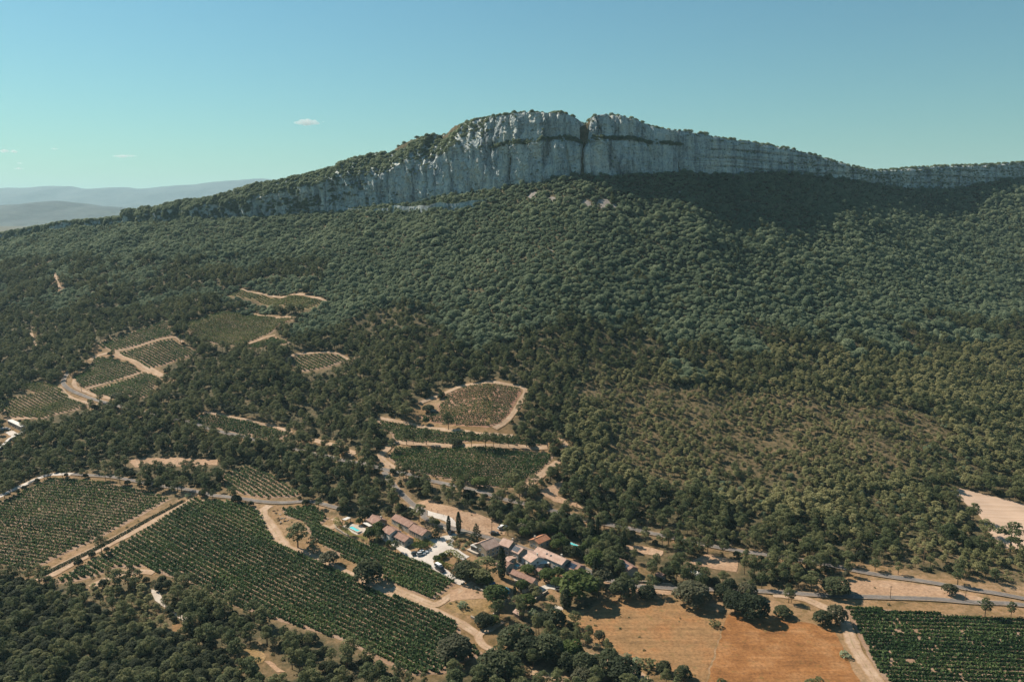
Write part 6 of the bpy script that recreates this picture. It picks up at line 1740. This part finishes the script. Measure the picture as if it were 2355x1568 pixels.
# ------------------------------------------------------------------ vehicles, poles, hedges, small things
def car(p, deg, col, label):
    van = col == 'van'
    root = tag(empty('van' if 'van' in label else 'car', (p[0], p[1], gz(p) + 0.14), R(deg)), label, 'van' if 'van' in label else 'car')
    pm = {'white': 'car_white', 'silver': 'car_silver', 'dark': 'car_dark', 'van': 'car_dark'}[col]
    L, W, H = (5.2, 2.0, 2.1) if 'van' in label else (4.2, 1.75, 1.45)
    hood = 0.78 if not ('van' in label) else 1.0
    # body: side profile swept across the width, narrowed at the roof
    prof = [(-L / 2, .35), (L / 2, .35), (L / 2 - .03, .72), (L / 2 - .25, hood), (-L / 2 + .08, hood + .02), (-L / 2, .7)]
    n = len(prof)
    mb = MB(); mb.add([(x, -W / 2, z) for x, z in prof] + [(x, W / 2, z) for x, z in prof], [tuple(range(n)), tuple(range(n, 2 * n))[::-1]] + [(i, n + i, n + (i + 1) % n, (i + 1) % n) for i in range(n)])
    mb.build('body', MATS[pm], root)
    f = L / 2 - (1.25 if not ('van' in label) else 0.7); r = -L / 2 + .1
    cab = [(r, hood + .01, .95), (f, hood + .01, .95), (f - .75, H, .8), (r + .35, H, .8)]
    vs_ = [(x, -W / 2 * s, z) for x, z, s in cab] + [(x, W / 2 * s, z) for x, z, s in cab]
    MB().add(vs_, [(0, 1, 2, 3), (7, 6, 5, 4), (1, 5, 6, 2), (4, 0, 3, 7)]).build('glazing', MATS['glass_dark'], root)
    MB().add([(x, sgn * W / 2 * .80, H + d) for d in (0.0, .05) for x, sgn in ((r + .33, -1), (f - .73, -1), (f - .73, 1), (r + .33, 1))], [(3, 2, 1, 0), (4, 5, 6, 7), (0, 1, 5, 4), (1, 2, 6, 5), (2, 3, 7, 6), (3, 0, 4, 7)]).build('roof', MATS[pm], root)
    for x in (-L / 2 + .8, L / 2 - .8):
        for s in (-1, 1):
            w = MB(); w.tube((x, s * (W / 2 - .16), .18), (x, s * (W / 2 + .02), .18), .32, .32, 12); w.build('wheel', MATS['dark_metal'], root)
    for s in (-1, 1):
        MB().box(L / 2 - .10, L / 2 + .01, s * W * .36 - .15, s * W * .36 + .15, .58, .72).build('headlight', MATS['white_paint'], root)
mat_plain('car_white', (0.78, 0.78, 0.77), 0.3, 0.5, var=0.02)
mat_plain('car_silver', (0.45, 0.46, 0.47), 0.3, 0.6, var=0.02)
mat_plain('car_dark', (0.035, 0.04, 0.05), 0.3, 0.6, var=0.02)
for p, dg, cl, lb in MISC['cars']: car(p, dg, cl, lb)

PT = []
for p, h, lb in MISC['poles']:
    root = tag(empty('utility_pole', (p[0], p[1], gz(p))), lb, 'utility pole')
    MB().tube((0, 0, -.8), (0, 0, h), .16, .10, 7).build('post', MATS['timber'], root)
    MB().box(-.7, .7, -.06, .06, h - .5, h - .36).build('crossarm', MATS['timber'], root)
    PT.append((p[0], p[1], gz(p) + h - .3))
def wires(a, b_, label):
    a = np.array(a); b_ = np.array(b_); c = (a + b_) / 2
    root = tag(empty('power_line', tuple(c)), label, 'power line')
    for off in (-.6, 0, .6):
        mb = MB(); pts = []
        d = (b_ - a); nn = np.array([-d[1], d[0], 0]); nn /= np.linalg.norm(nn)
        for t in np.linspace(0, 1, 15):
            q = a + d * t + nn * off - c; q[2] -= 4 * 1.6 * t * (1 - t); pts.append(q)
        for q0, q1 in zip(pts[:-1], pts[1:]): mb.tube(q0, q1, .035, .035, 4)
        mb.build('wire', MATS['dark_metal'], root)
wires(PT[8], PT[7], 'dark sagging power wires above the long vineyard strip')

def fence(pts, label, gap=3.0):
    P = np.array(pts); root = tag(empty('post_fence', (P[0][0], P[0][1], gz(P[0]))), label, 'fence')
    b0 = np.array(root.location); prev = None
    for a, b_ in zip(P[:-1], P[1:]):
        L = np.linalg.norm(b_ - a); m = max(1, int(L / gap))
        for i in range(m):
            q = a + (b_ - a) * i / m; z = gz(q)
            c = np.array([q[0], q[1], z]) - b0
            MB().tube(c - np.array([0, 0, .3]), c + np.array([0, 0, 1.3]), .09, .07, 6).build('post', MATS['timber'], root)
            if prev is not None: MB().tube(prev + np.array([0, 0, 1.1]), c + np.array([0, 0, 1.1]), .015, .015, 4).build('wire', MATS['steel'], root)
            prev = c
fence(MISC['fence'], 'line of wooden fence posts along the dry meadow')
fence(MISC['fence2'], 'line of wooden fence posts behind the largest farmhouse')

def leafy(name, pts, w, h, label, cat, mat='hedge_leaf', z0=0.0, dens=14, size=0.5, parent=None):
    P = np.array(pts); c = P.mean(0); zc = gz(c); rg = np.random.default_rng(int(abs(c[0] * 7 + c[1])))
    C = []; Nn = []
    for a, b_ in zip(P[:-1], P[1:]):
        L = np.linalg.norm(b_ - a); d = (b_ - a) / L; n = np.array([-d[1], d[0]])
        m = int(L * (w + 2 * h) * dens / 2)
        t = rg.uniform(-.2, L + .2, m); ph = rg.uniform(0, math.pi, m)
        lump = 1 + .18 * gnoise(t / 1.2, ph, 7)
        o = np.cos(ph) * w / 2 * lump; z = z0 + np.abs(np.sin(ph)) ** .6 * (h - z0) * lump
        p = a + d * t[:, None] + n * o[:, None]
        C.append(np.column_stack([p, ground(p[:, 0], p[:, 1]) + z]))
        Nn.append(np.column_stack([n[0] * np.cos(ph), n[1] * np.cos(ph), np.sin(ph)]) + rg.normal(size=(m, 3)) * .4)
    C = np.vstack(C); Nn = np.vstack(Nn)
    v, f = cards(C, Nn, size * rg.uniform(.7, 1.3, len(C)), rg, .8)
    o = obj(name, mesh_np(name, v - np.array([c[0], c[1], zc]), f, MATS[mat]), parent)
    if parent is None:
        o.location = (c[0], c[1], zc); tag(o, label, cat)
    return o
HL = ['L shaped clipped green hedge at the courtyard entrance', 'clipped hedge beside the van on the gravel lane', 'hedge strip in front of the low glazed house', 'straight low hedge beside the courtyard parking', 'dark hedge behind the pool pergola', 'bright hedge between the gabled outbuildings']
for (pts, h, w), lb in zip(MISC['hedges'], HL): leafy('hedge', pts, w, h, lb, 'hedge')
leafy('ditch_grass', MISC['ditch'], 2.6, 0.8, 'dark strip of dry grass and weeds along the ditch between the vineyards', 'grass strip', 'dark_oak_leaf', dens=26, size=.5)

# vine covered carport
P = np.array(MISC['carport']); c = P.mean(0); zc = gz(c); rg = np.random.default_rng(5)
root = tag(empty('carport', (c[0], c[1], zc)), 'carport covered by a green climbing vine at the courtyard', 'carport')
for p in P:
    MB().tube((p[0] - c[0], p[1] - c[1], -.4), (p[0] - c[0], p[1] - c[1], 2.2), .08, .08, 6).build('post', MATS['timber'], root)
q = rg.uniform(-9, 9, (9000, 2)) + c; q = q[inside(P.tolist(), q[:, 0], q[:, 1])]
C = np.column_stack([q - c, 2.2 + .55 * np.abs(gnoise(q[:, 0] / 1.5, q[:, 1] / 1.5, 9)) * 2 + rg.uniform(-.4, .1, len(q))])
v, f = cards(C, rg.normal(size=C.shape) * .5 + np.array([0, 0, 1]), .5 * rg.uniform(.7, 1.3, len(C)), rg, .8)
obj('foliage', mesh_np('foliage', v, f, MATS['broad_leaf']), root)

# planted rockery
P = MISC['rockery']; rg = np.random.default_rng(8); a = np.array(P); lo, hi = a.min(0), a.max(0); k = 0
while k < 26:
    q = rg.uniform(lo, hi)
    if not inside(P, np.array([q[0]]), np.array([q[1]]))[0]: continue
    s = rg.uniform(1.6, 3.2)
    plant(['shrub', 'straw_shrub', 'green_shrub'][k % 3] if k % 5 else 'shrub', q[0], q[1], s * .55, s, rg.uniform(0, 6), k, ['dry grey bush', 'straw coloured bush', 'green cushion bush'][k % 3 if k % 5 else 0] + ' in the planted rockery by the courtyard', 'rockery bushes'); k += 1

# stacked vine cuttings on the track
for k in range(16):
    t = rg.uniform(0, 1); a, b_ = np.array(MISC['cuttings'][0]), np.array(MISC['cuttings'][1])
    p = a + (b_ - a) * t + rg.normal(size=2) * 1.2
    root = tag(empty('cutting_bundle', (p[0], p[1], gz(p)), rg.uniform(0, 6)), 'small bundle of cut vine wood on the dirt track', 'bundle', 'bundles of cut vine wood')
    for j in range(4):
        MB().tube((-.7, j * .18 - .3, .12 + .12 * (j % 2)), (.7, j * .16 - .25 + rg.uniform(-.1, .1), .15 + .12 * (j % 2)), .09, .07, 5).build('branch', MATS['bark' if k % 3 else 'pale_stone'], root)

# shade sail and blue parasol
p = SAIL
root = tag(empty('shade_sail', (p[0], p[1], gz(p))), 'white triangular shade sail over the courtyard of the white walled house', 'shade sail')
s = [(-2.6, -1.0, 2.5), (2.8, -.2, 2.9), (.2, 2.2, 3.3)]
MB().add(s + [(x, y, z + .04) for x, y, z in s], [(0, 2, 1), (3, 4, 5), (0, 1, 4, 3), (1, 2, 5, 4), (2, 0, 3, 5)]).build('cloth', MATS['fabric_white'], root)
for x, y, z in s: MB().tube((x, y, -.3), (x, y, z + .1), .06, .05, 6).build('pole', MATS['timber'], root)
p = PARASOL
root = tag(empty('parasol', (p[0], p[1], gz(p))), 'blue parasol beside the wide rounded pine', 'parasol')
MB().tube((0, 0, -.1), (0, 0, 2.5), .04, .04, 6).build('pole', MATS['white_paint'], root)
n = 10; rim = [(1.7 * math.cos(2 * math.pi * i / n), 1.7 * math.sin(2 * math.pi * i / n), 1.95) for i in range(n)]
MB().add(rim + [(0, 0, 2.6), (0, 0, 2.5)], [(i, (i + 1) % n, n) for i in range(n)] + [((i + 1) % n, i, n + 1) for i in range(n)]).build('canopy', MATS['fabric_blue'], root)

# ---- clouds, far beyond the haze
def cloud_mat():
    m = bpy.data.materials.new('cloud'); m.use_nodes = True; nt = m.node_tree
    nt.nodes.remove(nt.nodes['Principled BSDF'])
    v = nt.nodes.new('ShaderNodeVolumePrincipled'); v.inputs['Color'].default_value = (1, 1, 1, 1); v.inputs['Density'].default_value = 0.011; v.inputs['Anisotropy'].default_value = 0.2
    lk(nt, v.outputs[0], nt.nodes['Material Output'].inputs['Volume'])
    return m
CM = cloud_mat()
def cloud(x, y, z, w, h, seed, label):
    import bmesh
    rg = np.random.default_rng(seed); bm = bmesh.new()
    k = 9
    for i in range(k):
        t = (i + .5) / k - .5
        r = h * .5 * (1.15 - 1.5 * abs(t)) * rg.uniform(.7, 1.25)
        mt = Matrix.Translation((t * w, rg.uniform(-.2, .2) * h, rg.uniform(-.1, .25) * h * (1 - abs(t)))) @ Matrix.Diagonal((w / k * 1.25, r * 1.6, r, 1))
        bmesh.ops.create_icosphere(bm, subdivisions=3, radius=1.0, matrix=mt)
    for v_ in bm.verts:
        nz = float(gnoise(v_.co.x / h * 2.2, v_.co.z / h * 2.2 + v_.co.y / h, seed)); v_.co *= 1 + .22 * nz
    me = bpy.data.meshes.new('cloud'); bm.to_mesh(me); bm.free(); me.materials.append(CM)
    o = obj('cloud', me); o.location = (x, y, z)
    o.modifiers.new('one_skin', 'REMESH').voxel_size = max(8.0, h / 14); 
    tag(o, label, 'cloud', 'small clouds above the horizon')
for c_ in CLOUDS: cloud(*c_)

# ---- the air
def haze():
    m = bpy.data.materials.new('haze'); m.use_nodes = True; nt = m.node_tree
    nt.nodes.remove(nt.nodes['Principled BSDF'])
    v = nt.nodes.new('ShaderNodeVolumePrincipled')
    v.inputs['Color'].default_value = HAZE_COLOR; v.inputs['Density'].default_value = HAZE_DENSITY; v.inputs['Anisotropy'].default_value = 0.1
    lk(nt, v.outputs[0], nt.nodes['Material Output'].inputs['Volume'])
    o = MB().box(-61500, 61500, -61500, 71500, -60, 900).build('haze', m)
    tag(o, 'thin blue summer haze filling the valley air', kind='stuff')
HAZE_COLOR = (0.57, 0.87, 1.0, 1)
HAZE_DENSITY = 0.48e-4
haze()
